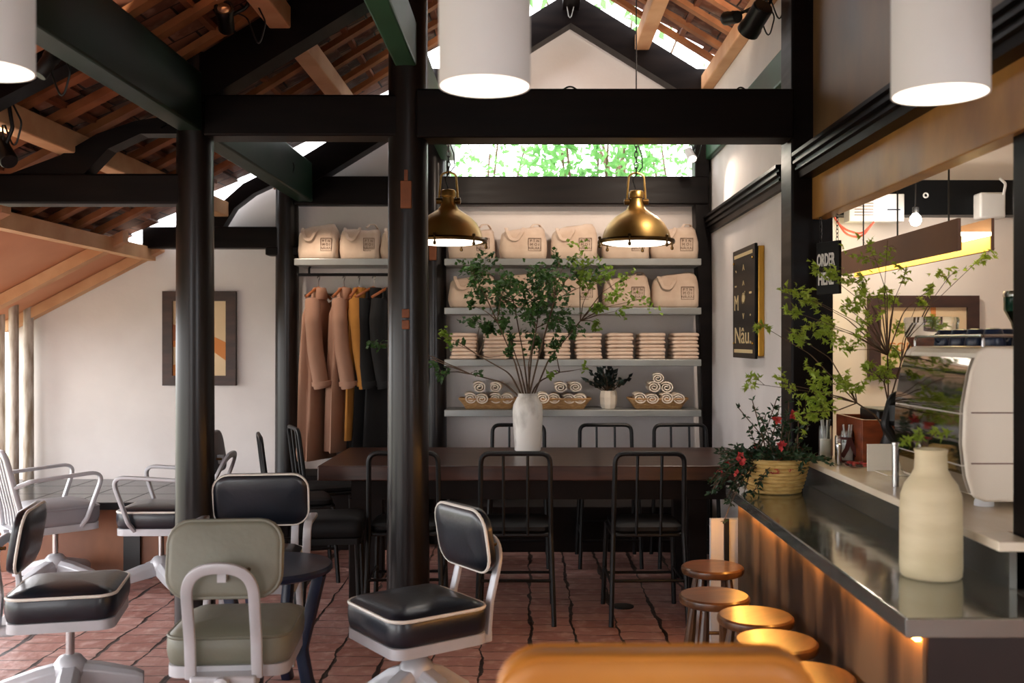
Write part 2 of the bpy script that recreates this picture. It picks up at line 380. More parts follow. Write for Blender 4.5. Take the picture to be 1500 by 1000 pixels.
def slopebar(name, x0, x1, o0, o1, y0, y1, mat, label=None):
    n = 3; xs = [x0+(x1-x0)*i/n for i in range(n+1)]
    poly = [(x, zr(x)-o0) for x in xs]+[(x, zr(x)-o1) for x in reversed(xs)]
    return struct(MB().prism(poly, 'y', y0, y1).build(name, mat, smooth=0), label)
y = -1.2
while y < 6.4:
    slopebar('rafter', RX, KX, .025, .062, y, y+.06, M['rafter']); slopebar('rafter', RX, 1.27, .025, .062, y+.02, y+.08, M['rafter'])
    slopebar('rafter', KX, -3.8, .025, .065, y-.04, y+.03, M['rafter'])
    y += .3
slopebar('rafter', RX, 1.27, .025, .062, 6.6, 6.66, M['rafter'])
for x0, x1, y1 in ((RX, KX, 6.4), (KX, EAVE, 6.6), (RX, 1.25, 6.66)):
    n = int(abs(x1-x0)/.21)
    for i in range(1, n):
        x = x0+(x1-x0)*i/n
        struct(MB().span((x-.017, YR0, zr(x)-.027), (x+.017, y1, zr(x)-.001)).build('roof_batten', M['batten'], smooth=0))
for x in (-2.15, -1.15, -.2, .78):
    struct(MB().span((x-.05, YR0, zr(x)-.17), (x+.05, 6.95, zr(x)-.066)).build('purlin', M['ridgewood'], smooth=0, bevel=.008), 'pale wooden purlin under the roof rafters')
struct(MB().span((RX-.06, YR0, RZ-.2), (RX+.06, 7.1, RZ-.07)).build('ridge_beam', M['beam'], smooth=0, bevel=.008))
struct(MB().span((1.19, YR0, zr(1.23)-.17), (1.27, 7.0, zr(1.23)-.066)).build('wall_plate', M['ridgewood'], smooth=0, bevel=.008), 'pale wooden plate where roof meets side wall')
# terracotta boards under the eaves
for a, c in ((4.95,6.40), (6.401,7.08), (3.95,4.949)):
    slopebar('eave_panel', -2.72, -3.7, .075, .09, a, c, M['panel'], 'terracotta coloured board lining the low eave')
slopebar('eave_panel', -1.72, -3.7, .075, .09, 1.4, 3.78, M['panel'], 'terracotta coloured board lining the near eave')
for a in (4.9, 6.36, 7.0):
    slopebar('eave_rafter', -2.6, -3.7, .095, .17, a, a+.09, M['ridgewood'], 'pale wooden rafter under the terracotta boards')
struct(MB().span((-2.74, 4.0, zr(-2.74)-.16), (-2.66, 7.08, zr(-2.74)-.07)).build('eave_purlin', M['ridgewood'], smooth=0))
# frames: posts, ties, principal rafters
def post(x, y, r, z, label):
    b = MB(); n = 8
    b.lathe([(r*1.02 if i < 2 else r*(1-.08*i/n), z*i/n) for i in range(n+1)], 28, (x,y,0))
    return struct(b.build('timber_post', M['post'], smooth=40), label)
FY = 4.65; BY = 6.98
post(-1.563, FY, .09, zr(-1.563)-.02, 'round dark post beside the framed picture')
post(-.568, FY, .098, zr(-.568)-.02, 'round dark post with the wooden paddle plaque')
post(-1.7, BY, .085, zr(-1.7)-.02, 'round dark post between white wall and coats')
post(-.665, BY-.01, .085, zr(-.665)-.02, 'round dark post at the end of the shelves')
def beam(a, c, mat='beam', label=None, name='timber_beam', bevel=.01):
    return struct(MB().span(a, c).build(name, M[mat], smooth=0, bevel=bevel), label)
beam((1.215,4.62,0), (1.41,4.82,3.28), label='square dark post at the end of the hatch', name='timber_post')
beam((1.336,2.63,0), (1.45,2.76,3.28), label='square dark post standing at the near counter end', name='timber_post')
b = MB(); b.rings([[Vector((x+dx, yy, z)) for dx, yy in ((-.05,6.93),(.05,6.93),(.05,7.08),(-.05,7.08))] for x, z in ((1.28,0),(1.2,2.4),(1.2,3.3))])
struct(b.build('timber_post', M['beam'], smooth=0, bevel=.006), 'slightly leaning dark post at the shelf end')
beam((-1.5,FY-.08,2.345), (-.6,FY+.08,2.535), label='dark tie beam between the two round posts')
beam((-.52,FY-.09,2.335), (1.214,FY+.09,2.56), label='thick dark tie beam across the room')
beam((-2.47,FY-.06,2.035), (-1.5,FY+.06,2.175), label='low dark tie beam over the aisle')
beam((-1.64,BY-.06,2.352), (1.25,BY+.06,2.55), label='dark tie beam above the shelves')
beam((-2.7,BY-.05,2.05), (-1.7,BY+.06,2.2), label='low dark tie beam on the white wall')
beam((-1.84,BY-.06,2.0), (-1.6,BY+.06,2.06))
beam((-1.62,-.5,2.37), (-1.51,BY,2.64), 'beamrefl', 'long dark beam along the aisle posts, foliage reflection painted on in green')
beam((-.62,-.5,2.665), (-.52,BY,2.87), 'beamrefl2', 'long dark beam on the middle posts, foliage reflection painted on in green')
beam((1.226,4.83,2.665), (1.268,7.0,2.83), 'beamrefl2', 'dark beam against the white side wall, foliage reflection painted on in green')
for yy, xr in ((FY, 1.3), (BY, 1.25)):
    slopebar('principal_rafter', RX, KX-.05, .066, .29, yy-.07, yy+.07, M['beam'], 'dark sloping rafter carrying the roof')
    slopebar('principal_rafter', RX, xr, .066, .29, yy-.07, yy+.07, M['beam'], 'dark sloping rafter rising to the ridge')
slopebar('principal_rafter', KX, -3.7, .066, .17, 3.82, 3.92, M['beam'], 'dark thin rafter over the aisle')
# curved brackets
cur = [(-2.4,2.175),(-2.17,2.26),(-2.0,2.36),(-1.82,2.42),(-1.62,2.45),(-1.62,2.36),(-1.8,2.36),(-1.95,2.29),(-2.06,2.175)]
struct(MB().prism(cur, 'y', FY-.05, FY+.05).build('curved_bracket', M['beam'], smooth=0), 'dark curved bracket over the low tie beam')
cur = [(-2.3,2.2),(-2.17,2.35),(-2.0,2.5),(-1.8,2.6),(-1.62,2.64),(-1.62,2.52),(-1.78,2.5),(-1.93,2.43),(-2.06,2.33),(-2.14,2.2)]
struct(MB().prism(cur, 'y', BY-.04, BY+.06).build('curved_bracket', M['beam'], smooth=0), 'dark curved bracket against the white wall')
# poles at the open side
for x, yy, w in ((-3.535,7.02,.075), (-3.525,6.8,.07), (-3.65,6.85,.08), (-3.74,5.2,.09), (-3.74,3.4,.09), (-3.74,1.4,.09)):
    b = MB(); b.lathe([(w/2,0),(w/2*.95,.8),(w/2*.9,zr(x)-.03)], 14, (x,yy,0))
    struct(b.build('side_post', M['weather']), 'weathered pale post on the open side')
# window frame of the clerestory
b = MB(); b.span((ox0,WY0-.02,oz1-.05), (ox1,WY1,oz1)); b.span((ox0,WY0-.02,oz0), (ox0+.04,WY1,oz1)); b.span((ox1-.04,WY0-.02,oz0), (ox1,WY1,oz1))
struct(b.build('window_1', M['beam'], smooth=0), 'clerestory slot looking out on greenery')
# unseen front wall behind the viewer, added with openings shaped for the light
b = MB(); b.span((-4.0,-2.0,2.3), (3.4,-1.9,4.0)); b.span((-1.5,-2.0,0), (1.5,-1.9,2.3)); b.span((1.5,-2.0,0), (3.4,-1.9,.9)); b.span((3.1,-2.0,.9), (3.4,-1.9,2.3)); b.span((-4.0,-2,0),(-2.6,-1.9,2.3))
struct(b.build('wall_front', M['plaster'], smooth=0))
# ------------------------------------------------------------------ garden
def bush(name, c, rx, ry, rz_, n, L, mat, label, cat):
    t = thing(name, label, cat, (c[0], c[1], -.12))
    b = MB()
    for i in range(n):
        d = Vector((R.gauss(0,1), R.gauss(0,1), R.gauss(0,1))).normalized(); k = .45+.55*R.random()**.5
        p = Vector((d.x*rx*k, d.y*ry*k, c[2]+.12+d.z*rz_*k))
        b.leaf(p, Vector((R.gauss(0,1), R.gauss(0,1), R.gauss(-.3,1))), Vector((R.gauss(0,1), R.gauss(0,1), 1)), L*R.uniform(.6,1.3), L*.22)
    b.build('foliage', mat, t, smooth=0)
    s = MB()
    for i in range(5):
        a = i*1.3
        s.tube([(0,0,0), (.1*math.cos(a), .1*math.sin(a), c[2]*.6), (rx*.5*math.cos(a), ry*.5*math.sin(a), c[2]+.2)], [.03,.02,.01], 6)
    s.build('stem', M['twig'], t)
    return t
bush('garden_shrub', (-.5,9.2,3.1), .9,.5,.9, 1500,.09, M['leafo'], 'leafy green shrub seen through the clerestory near the first lamp', 'shrub')
bush('garden_shrub', (.5,8.15,2.9), .55,.35,.6, 850,.11, M['leafo'], 'leafy green shrub seen through the middle of the clerestory', 'shrub')
bush('garden_shrub', (1.5,9.3,3.1), .8,.5,.9, 1200,.09, M['leafo'], 'leafy green shrub seen through the clerestory near the lit spotlight', 'shrub')
bush('garden_tree', (.9,10.5,5.6), 2.2,.8,1.0, 500,.2, M['leafo'], 'green tree crown glimpsed above the gable rafter', 'tree')
# ------------------------------------------------------------------ tanker chairs
def pipe_ring(b, w, d, r, z, rad=.006, c=(0,0)):
    b.tube([(c[0]+x, c[1]+y, z) for x, y in rr(w, d, r, 5)], rad, 6, closed=True)
def star_base(t, mat, n=4, L=.27, ang=0, dz=0, up=0):
    b = MB(); b.lathe([(.03,.075+up),(.055,.085+up),(.064,.11+up),(.06,.145+up),(.04,.17+up),(.022,.177+up)], 20); b.build('hub', mat, t)
    for i in range(n):
        a = ang+2*PI*i/n; b = MB()
        b.M = Matrix.Rotation(a, 4, 'Z')
        b.rings([[Vector((x, yy*w, z0+zz*h)) for yy, zz in ((-1,0),(1,0),(1,.7),(.6,1),(-.6,1),(-1,.7))] for x, w, z0, h in ((.02,.04,.07+up,.08),(.12,.04,.055+up*.8,.075),(L-.03,.034,.035+up*.3,.06),(L,.03,.033+up*.3,.045))])
        l = b.build('leg', mat, t, bevel=.004)
        g = MB(); g.M = Matrix.Rotation(a, 4, 'Z'); g.lathe([(.018,0),(.022,.01),(.02,.03),(.012,.04+up*.3)], 12, (L-.03,0,0)); g.build('glide', M['black'], l)
    b = MB(); b.lathe([(.016,.15),(.016,.345+dz)], 14); b.build('column', M['stainless'], t)
    b = MB()
    pts = [(-.05+.1*k/60, -.09+.02*math.cos(k*.9), .305+dz+.02*math.sin(k*.9)) for k in range(61)]
    b.tube(pts, .004, 5); b.lathe([(.02,.29+dz),(.045,.30+dz),(.06,.33+dz)], 12); b.build('spring', M['stainless'], t)
def make_tanker(name, label, padm, base='swivel', arms=False, slats=False, group=None, frame='white', backw=.37, yaw_base=.6, dz=0, bdz=0, adz=0, backh=.24, bdy=0, ubar=.125, base_dz=0):
    t = thing(name, label, 'chair', (0,0,0), 0, group); fm = M[frame]
    if base == 'swivel': star_base(t, fm, ang=yaw_base, dz=dz, up=base_dz)
    else:
        for sx in (-1,1):
            for yf, yb in ((.17,.2),(-.17,-.22)):
                b = MB(); b.bar([(sx*.17,yf,.36),(sx*.185,yb,.0)], .03, .03, (0,1,0)); b.build('leg', fm, t, bevel=0)
        b = MB(); b.span((-.18,-.19,.13),(-.165,.19,.15)); b.span((.165,-.19,.13),(.18,.19,.15)); b.build('stretcher', fm, t)
    Z = Matrix.Translation((0,0,dz))
    b = MB(Z); b.pad(.392,.382,.05, [(.03,.318),(0,.325),(0,.362),(.02,.366)]); b.build('seat_frame', fm, t)
    b = MB(Z); b.pad(.405,.395,.07, [(.02,.36),(.006,.366),(0,.385),(-.003,.41),(-.001,.445),(.006,.458),(.035,.473),(.09,.483),(.16,.486)]); s = b.build('seat', padm, t, smooth=60)
    b = MB(Z); pipe_ring(b, .4,.39,.066,.454); b.build('piping', M['piping'] if padm in (M['vinyl'],) else padm, s)
    # back pad, leaning backwards
    tilt = Z @ Matrix.Translation((0,-.205+bdy,.675+bdz)) @ Matrix.Rotation(-.16, 4, 'X')
    if not slats:
        b = MB(Z); b.M = tilt @ Matrix.Rotation(-PI/2, 4, 'X')
        b.pad(backw,backh,.075, [(.02,-.022),(.004,-.018),(0,-.008),(0,.008),(.006,.018),(.03,.026),(.07,.03),(.11,.031)])
        k = b.build('backrest', padm, t, smooth=60)
        b = MB(Z); b.M = tilt @ Matrix.Rotation(-PI/2, 4, 'X'); pipe_ring(b, backw-.006,backh-.006,.072,.012)
        if padm not in (M['vinyl'],): pipe_ring(b, backw-.006,backh-.006,.072,-.014)
        b.build('piping', M['piping'] if padm in (M['vinyl'],) else padm, k)
    hw = ubar if not slats else .2; top = .665+bdz if not slats else .79
    if arms and not slats: hw = .15
    b = MB(Z)
    ty = -.25-(top-.45)*.2+bdy
    path = fillet([(-hw,-.225,.335),(-hw,-.235+bdy*.4,.45),(-hw,ty,top),(hw,ty,top),(hw,-.235+bdy*.4,.45),(hw,-.225,.335)], hw*.95 if not slats else .07, 10)
    b.bar(path, .018 if not slats else .03, .036 if not slats else .034, (0,.98,.17)); k = b.build('back_frame', fm, t)
    if not slats:
        b = MB(Z); b.span((-.014,-.262+bdy,top-.055),(.014,-.225+bdy,top-.005)); b.build('bracket', fm, k)
        for sx in (-1, 1):
            b = MB(Z); b.M = Z @ Matrix.Translation((sx*hw*.8,-.275+bdy,top-.015)) @ Matrix.Rotation(PI/2, 4, 'X'); b.lathe([(.007,-.02),(.007,.008),(.004,.012)], 8); b.build('bolt', M['brassdk'], k)
    else:
        for x in (-.12,-.06,0,.06,.12):
            b = MB(Z); b.bar([(x,-.225,.36),(x,-.235,.45),(x,-.30,.75)], .014, .022, (0,1,0)); b.build('slat', fm, t)
    b = MB(Z); b.span((-hw,-.25,.3),(hw,-.17,.345)); b.build('rear_bracket', fm, t, bevel=.008)
    b = MB(Z); b.M = Z @ Matrix.Translation((0,-.265,.325)) @ Matrix.Rotation(PI/2, 4, 'X'); b.lathe([(.02,-.02),(.024,-.01),(.024,.012),(.015,.016)], 10); b.build('knob', M['white'], t)
    if arms:
        for sx in (-1,1):
            b = MB(Z); b.bar(fillet([(sx*hw,-.275,.60+adz),(sx*.245,-.2,.635+adz),(sx*.25,.19,.66+adz),(sx*.235,.1,.40),(sx*.18,.08,.345)], .055, 7), .035, .02, (1,0,0) if sx > 0 else (-1,0,0))
            b.build('armrest', fm, t)
    return t
make_tanker('swivel_chair', 'dark vinyl swivel chair turned toward the camera, its padded backrest facing us', M['vinyl'], yaw_base=.3, backw=.35, base_dz=.09).location = (-.41,3.6,0)
bpy.data.objects['swivel_chair'].rotation_euler.z = math.radians(126)
c = make_tanker('swivel_chair', 'grey green upholstered chair seen from behind, white arched back frame', M['vinylg'], backw=.365, dz=-.02, bdz=.04, backh=.25, ubar=.105); c.location = (-1.005,3.44,0); c.rotation_euler.z = math.radians(4.5)
c = make_tanker('swivel_chair', 'dark vinyl swivel chair with white piping, its backrest seen edge on', M['vinyl'], yaw_base=.1, dz=-.01, bdy=.05, bdz=-.02); c.location = (-1.80,3.9,0); c.rotation_euler.z = math.radians(-77)
c = make_tanker('swivel_armchair', 'white framed armchair with grey seat and open slatted back', M['vinylgr'], arms=True, slats=True); c.location = (-2.74,5.75,0); c.rotation_euler.z = math.radians(-48)
c = make_tanker('swivel_armchair', 'dark seated white armchair facing sideways, partly hidden by the round post', M['vinyl'], arms=True, bdz=.09, bdy=-.09); c.location = (-2.11,5.7,0); c.rotation_euler.z = math.radians(92)
c = make_tanker('armchair', 'dark vinyl armchair on four white legs behind the navy side table', M['vinyl'], base='legs', arms=True, backw=.44, dz=-.015, adz=-.035, backh=.25); c.location = (-1.235,4.47,0); c.rotation_euler.z = math.radians(187)
# navy round side table
t = thing('side_table', 'small round navy table with curved legs beside the grey green chair', 'table', (-1.03,3.97,0), 0)
b = MB(); b.lathe([(.21,.475),(.235,.485),(.24,.5),(.235,.512),(.2,.516)], 40); b.build('tabletop', M['navy'], t)
b = MB(); b.lathe([(.12,.17),(.13,.178),(.13,.187),(.12,.192)], 30); b.build('lower_shelf', M['navy'], t)
for a in (-8, 82, 172, 262):
    b = MB(); b.M = Matrix.Rotation(math.radians(a), 4, 'Z')
    b.bar(fillet([(.2,0,.48),(.17,0,.36),(.125,0,.18),(.15,0,.05),(.175,0,0)], .12, 5), .045, .05, (0,1,0)); b.build('leg', M['navy'], t)
# ------------------------------------------------------------------ black cafe chairs
def make_cafe(name, label, group=None):
    t = thing(name, label, 'chair', (0,0,0), 0, group); m = M['iron']
    b = MB(); hw = .175
    b.tube(fillet([(-hw-.015,-.23,0),(-hw,-.185,.45),(-hw+.005,-.235,.85),(hw-.005,-.235,.85),(hw,-.185,.45),(hw+.015,-.23,0)], .05, 6), .0125, 8); b.build('back_frame', m, t)
    for x in (-.06,.06):
        b = MB(); b.tube([(x,-.185,.44),(x,-.205,.6),(x,-.233,.848)], .008, 6); b.build('spindle', m, t)
    for sx in (-1,1):
        b = MB(); b.tube([(sx*.175,.17,.44),(sx*.19,.2,0)], .0125, 8); b.build('leg', m, t)
        b = MB(); b.tube([(sx*.183,.188,.2),(sx*.185,-.21,.2)], .008, 6); b.build('stretcher', m, t)
    b = MB(); b.tube([(-.185,-.21,.22),(.185,-.21,.22)], .008, 6); b.tube([(-.187,.19,.17),(.187,.19,.17)], .008, 6); b.build('stretcher', m, t)
    b = MB(); b.pad(.37,.375,.04, [(.01,.43),(0,.437),(0,.447),(.01,.452)]); b.build('seat', m, t)
    b = MB(); b.pad(.35,.35,.05, [(.006,.452),(0,.46),(0,.478),(.02,.487),(.08,.49)]); b.build('cushion', M['blackpad'], t)
    return t
caf = make_cafe('cafe_chair', 'black metal chair on the near table side, directly below the white vase', 'black metal chairs around the long table')
caf.location = (-.07,5.12,0)
G = 'black metal chairs around the long table'
dup(caf, (.585,5.12,0), .02, 'black metal chair on the near table side, in line with the second lamp', G)
dup(caf, (-.63,5.14,0), .03, 'black metal chair whose back is half hidden by the round post with plaques', G)
dup(caf, (-.075,6.33,0), PI, 'black metal chair across the table, behind the white vase', G)
dup(caf, (.5,6.33,0), PI, 'black metal chair across the table, below the dark potted plant', G)
dup(caf, (.99,6.33,0), PI, 'black metal chair across the table, nearest the white side wall', G)
dup(caf, (-1.36,5.9,0), math.radians(-72), 'black metal chair facing the table end in front of the white wall', G)
dup(caf, (-1.29,6.43,0), math.radians(-66), 'black metal chair tucked behind another beside the dark post', G)
# padded stool at the table end
t = thing('padded_stool', 'square black stool with thick dark pad at the table end', 'stool', (-1.0,5.0,0), .1)
b = MB(); b.pad(.33,.33,.04, [(.01,.44),(0,.45),(0,.52),(.02,.535),(.08,.54)]); b.build('seat', M['blackpad'], t, smooth=60)
b = MB(); b.pad(.32,.32,.03, [(0,.41),(0,.44)]); b.build('seat_frame', M['iron'], t)
for sx in (-1,1):
    for sy in (-1,1):
        b = MB(); b.tube([(sx*.14,sy*.14,.42),(sx*.155,sy*.155,0)], .012, 8); b.build('leg', M['iron'], t)
# ------------------------------------------------------------------ long table
t = thing('long_table', 'long dark wooden communal table in front of the shelves', 'table', (.1,5.66,0))
b = MB(); b.span((-1.21,-.46,.672),(1.12,.46,.75)); b.build('tabletop', M['tablewood'], t, smooth=0, bevel=.006)
b = MB(); b.span((-1.05,-.36,.56),(1.0,.36,.672)); b.build('apron', M['plinth'], t, smooth=0)
for x in (-1.02,.8):
    for yy in (-.28,.28):
        b = MB(); b.span((x-.05,yy-.05,0),(x+.05,yy+.05,.56)); b.build('leg', M['plinth'], t, smooth=0, bevel=.006)
# plinths under shelves
t = MB().span((-1.6,6.68,0),(-.76,7.05,.5)).build('storage_bench', M['plinth'], smooth=0, bevel=.006); tag(t, 'dark brown low bench below the hanging coats', 'bench')
t = MB().span((-.56,6.62,0),(1.18,7.05,.3)).build('storage_bench', M['plinth'], smooth=0, bevel=.006); tag(t, 'dark low bench under the grey shelves behind the table', 'bench')
# stone-topped bench at the white wall
t = thing('low_bench', 'rust brown built-in bench with dark tiled top along the white wall', 'bench', (-2.68,6.6,0))
b = MB(); b.span((-.98,-.55,0),(.82,.47,.38)); b.build('body', M['benchwood'], t, smooth=0, bevel=.005)
for i in range(6):
    for j in range(3):
        b = MB(); b.span((-.99+i*.302,-.57+j*.345,.38),(-.99+i*.302+.297,-.57+j*.345+.34,.425)); b.build('top_tile', M['fstone'], t, smooth=0, bevel=.004)
b = MB(); b.span((.22,-.575,.0),(.32,-.55,.37)); b.build('black_leg', M['black'], t, smooth=0)  # black leg, a solid strip on the bench front
# floor drain
tag(MB().lathe([(.06,.0),(.06,.004),(.05,.006)], 24, (.49,5.26,0)).build('floor_drain', M['black']), 'small round black drain cover in the brick floor', 'drain')
# ------------------------------------------------------------------ shelves
SF, SB = 6.76, 7.08
SZ = [1.918, 1.585, 1.233, .89]
for k, z in enumerate(SZ):
    o = MB().span((-.58,SF,z),(1.165,SB,z+.045)).build('wall_shelf', M['shelf'], smooth=0, bevel=.003)
    tag(o, ['grey top shelf holding the row of tote bags','grey shelf with tote bags behind the leafy branches','grey shelf carrying stacks of folded cloths','grey lowest shelf with towel baskets and potted plant'][k], 'shelf', 'grey wall shelves')
o = MB().span((-1.6,SF,SZ[0]),(-.76,SB,SZ[0]+.045)).build('wall_shelf', M['shelf'], smooth=0, bevel=.003)
tag(o, 'short grey shelf with bags above the hanging coats', 'shelf', 'grey wall shelves')
o = MB().tube([(-1.6,6.86,1.86),(-.75,6.86,1.86)], .011, 10).build('coat_rail', M['iron'])
tag(o, 'dark metal clothes rail under the short shelf', 'rail')
b = MB(); b.tube(fillet([(-1.52,6.86,1.86),(-1.52,6.86,1.905),(-1.52,6.9,1.918)], .02), .008, 8); b.build('rail_bracket', M['iron'], o)
b = MB(); b.span((-1.6,7.07,1.72),(-.76,7.098,1.735)); struct(b.build('trim_3', M['frame'], smooth=0), 'thin dark line on the wall behind the coats')
# tote bags
def make_bag(seed):
    r = random.Random(seed); t = thing('tote_bag', '', 'bag')
    w, d, h = .315, .2, .225
    rs = []
    prof = [(.012,0),(0,.012),(-.004,.06),(-.002,.12),(.004,.17),(.012,.2),(.03,.222),(.075,.228),(.095,.222)]
    for i, z in prof:
        ring = []
        for k, (x, yy) in enumerate(rr(w-2*i, d-2*i, .05, 5)):
            q = noise.noise(Vector((x*11+seed*3, yy*11, z*9)))
            sag = .02*max(0, z-.15)/.07*math.cos(x*9+seed)
            ring.append(Vector((x+.012*q*(z > .02), yy+.014*q, max(0, z+(.02*q-sag if z > .15 else 0)))))
        rs.append(ring)
    MB().rings(rs).build('body', M['canvas'], t, smooth=70)
    b = MB(); x0, x1 = -.12, .0
    pts = fillet([(x0,-.07,.215),(x0+.005,-.108,.19),(x0+.03,-.115,.135),(x0+.075,-.115,.13),(x1-.01,-.11,.185),(x1,-.07,.217)], .03, 5)
    b.sweep(pts, rr(.024,.006,.002,1)); b.build('handle', M['canvas'], t)
    b = MB(); pts = fillet([(.05,-.06,.22),(.07,-.03,.245),(.11,-.01,.248),(.13,.02,.22)], .02, 4); b.sweep(pts, rr(.022,.006,.002,1)); b.build('handle', M['canvas'], t)
    b = MB(); e = .0; cx, cz, q = .075, .1, .044
    for s0, s1 in (((-q,-q),(q,-q+.003)),((-q,q-.003),(q,q)),((-q,-q),(-q+.003,q)),((q-.003,-q),(q,q))):
        b.span((cx+s0[0],-.1075,cz+s0[1]),(cx+s1[0],-.1035,cz+s1[1]))
    for txt, zz, sz in (('P T N',.024,.026),('M O I',-.001,.026),('NÂUUU',-.026,.024)):
        vs, fs = textmesh(txt, sz, .001); b.add([Vector((cx+p.x,-.1065-p.z,cz+zz+p.y)) for p in vs], fs)
    b.build('printed_emblem', M['ink'], t, smooth=0)
    return t
bags = [make_bag(i) for i in range(3)]; used = [False]*3
def put_bag(i, loc, rz, label, group, sc_=1):
    if not used[i]: used[i] = True; o = bags[i]; o.location = loc; o.rotation_euler.z = rz; o['label'] = label; o['group'] = group
    else: o = dup(bags[i], loc, rz, label, group)
    return o
bx = [-.40, -.045, .31, .665, 1.0]
where = ['beside the dark post behind the first lamp','second from the dark post','in the middle of the row','behind the second brass lamp','at the end by the white side wall']
for k in range(5):
    put_bag(k % 3, (bx[k],6.92,SZ[0]+.046), R.uniform(-.06,.06), 'beige tote bag on the top shelf, '+where[k], 'tote bags on the top shelf')
where = ['at the dark post end','second from the dark post behind dark leaves','in the middle behind the branches','second from the side wall, square print visible','at the end nearest the side wall']
for k in range(5):
    put_bag((k+1) % 3, (bx[k]+.005,6.92,SZ[1]+.046), R.uniform(-.08,.08), 'beige tote bag on the second shelf, '+where[k], 'tote bags on the second shelf')
for k, x in enumerate((-1.455,-1.17,-.885)):
    put_bag((k+2) % 3, (x,6.92,SZ[0]+.046), R.uniform(-.05,.05), 'beige tote bag on the short shelf, '+['at the outer post','in the middle above the tan coat','half hidden by the round post'][k], 'tote bags above the coats').scale = (.86,1,1)
# folded cloth stacks
def make_cloth(seed):
    b = MB(); w, d = .18, .26; rs = []
    for i, z in ((.012,0),(.003,.004),(0,.011),(.003,.019),(.014,.0245),(.05,.026)):
        rs.append([Vector((x+.004*noise.noise(Vector((x*20,yy*20,seed+z*50))), yy+.005*noise.noise(Vector((x*20+5,yy*20,seed))), max(0, z+.004*noise.noise(Vector((x*14,yy*14,seed*2.3)))*(z > .005)))) for x, yy in rr(w-2*i, d-2*i, .02, 3)])
    b.rings(rs)
    return b.build('folded_cloth', M['towel'], smooth=70)
cl = [make_cloth(i*1.7) for i in range(4)]; cused = [False]*4
sx = [680,727,770,816,861,907,953,1001]
for k, u in enumerate(sx):
    x = (u-776)*6.9/F
    n = 7
    for j in range(n):
        q = (k*3+j) % 4
        if not cused[q]: cused[q] = True; o = cl[q]
        else: o = cl[q].copy(); col.objects.link(o)
        o.location = (x+R.uniform(-.004,.004), 6.91+R.uniform(-.004,.004), SZ[2]+.046+j*.0256); o.rotation_euler.z = R.uniform(-.03,.03)
        lv = ['bottom one','second from bottom','third from bottom','fourth from bottom','third from top','second from top','top one'][j]
        tag(o, f'folded cream cloth, {lv} of the {ORD[k]} stack counting from the dark post', 'cloth', 'folded cloths on the third shelf')
# towel baskets
def make_roll(seed):
    b = MB(); n = 40; L = .2; pts = []
    rr_ = random.Random(seed)
    for i in range(n+1):
        a = i/n*2*PI*2.4; r = .009+.035*i/n; pts.append((r*math.cos(a)*1.12, r*math.sin(a)*.94))
    prof = pts+[(p[0]*(1-.008/max(.008, math.hypot(*p))), p[1]*(1-.008/max(.008, math.hypot(*p)))) for p in reversed(pts)]
    vs = []; m = len(prof)
    rs = [[Vector((x, yy, z+.043)) for x, z in prof] for yy in (-L/2, -L/4, 0, L/4, L/2)]
    b.rings(rs, cap=False)
    fs = []
    for side in (0, 4):
        for i in range(n): fs.append((side*m+i, side*m+i+1, side*m+m-2-i, side*m+m-1-i))
    b.f += [list(f) for f in fs]; b.mi += [0]*len(fs)
    b.M = Matrix()
    return b.build('rolled_towel', M['towel2'], smooth=60)
rolls = [make_roll(i) for i in range(1)]; first = True
def make_wbasket(label):
    t = thing('wicker_basket', label, 'basket', (0,0,0), 0, 'wicker baskets on the lowest shelf')
    b = MB(); b.pad(.41,.24,.06, [(.05,0),(.045,.004),(.03,.03),(0,.066),(.004,.072),(.012,.066),(.035,.03),(.055,.012)]); b.build('body', M['wicker'], t)
    b = MB(); pipe_ring(b, .405,.235,.058,.07,.007); b.build('rim', M['wicker'], t)
    return t
wb = make_wbasket('wicker basket of rolled towels, at the dark post end of the lowest shelf')
BX = [(716,'first'),(822,'middle'),(963,'last')]
for k, (u, wd) in enumerate(BX):
    x = (u-776)*6.9/F
    lab = ['wicker basket of rolled towels, at the dark post end of the lowest shelf','wicker basket of rolled towels, just beside the white vase','wicker basket of rolled towels, nearest the white side wall'][k]
    if k == 0: wb.location = (x,6.92,SZ[3]+.046); wb['label'] = lab
    else: dup(wb, (x,6.92,SZ[3]+.046), 0, lab)
    spots = [(-.13,.03),(-.044,.03),(.044,.03),(.13,.03),(-.07,.107),(.05,.11)] if k == 0 else [(-.13,.03),(-.044,.03),(.044,.03),(.13,.03),(-.01,.108),(.085,.112)] if k == 1 else [(-.13,.03),(-.044,.03),(.044,.03),(.13,.03),(-.035,.108),(.06,.105),(.0,.17)]
    for j, (dx, dz) in enumerate(spots):
        if first: first = False; o = rolls[0]
        else: o = rolls[0].copy(); col.objects.link(o)
        o.location = (x+dx, 6.9+R.uniform(-.01,.01), SZ[3]+.046+dz); o.rotation_euler = (0, 0, R.uniform(-.1,.1))
        o.scale = (R.uniform(.95,1.08),1,R.uniform(.92,1.04))
        bn = ['post-end basket','basket beside the white vase','basket by the side wall'][k]
        lv = ['bottom row first','bottom row second','bottom row third','bottom row fourth','upper row first','upper row second','very top one'][j]
        tag(o, f'rolled towel, {lv} from post side, in the {bn}' if j < 6 else f'rolled cream towel at the {lv[:8]} of the {bn}', 'towel', 'rolled towels in the baskets')
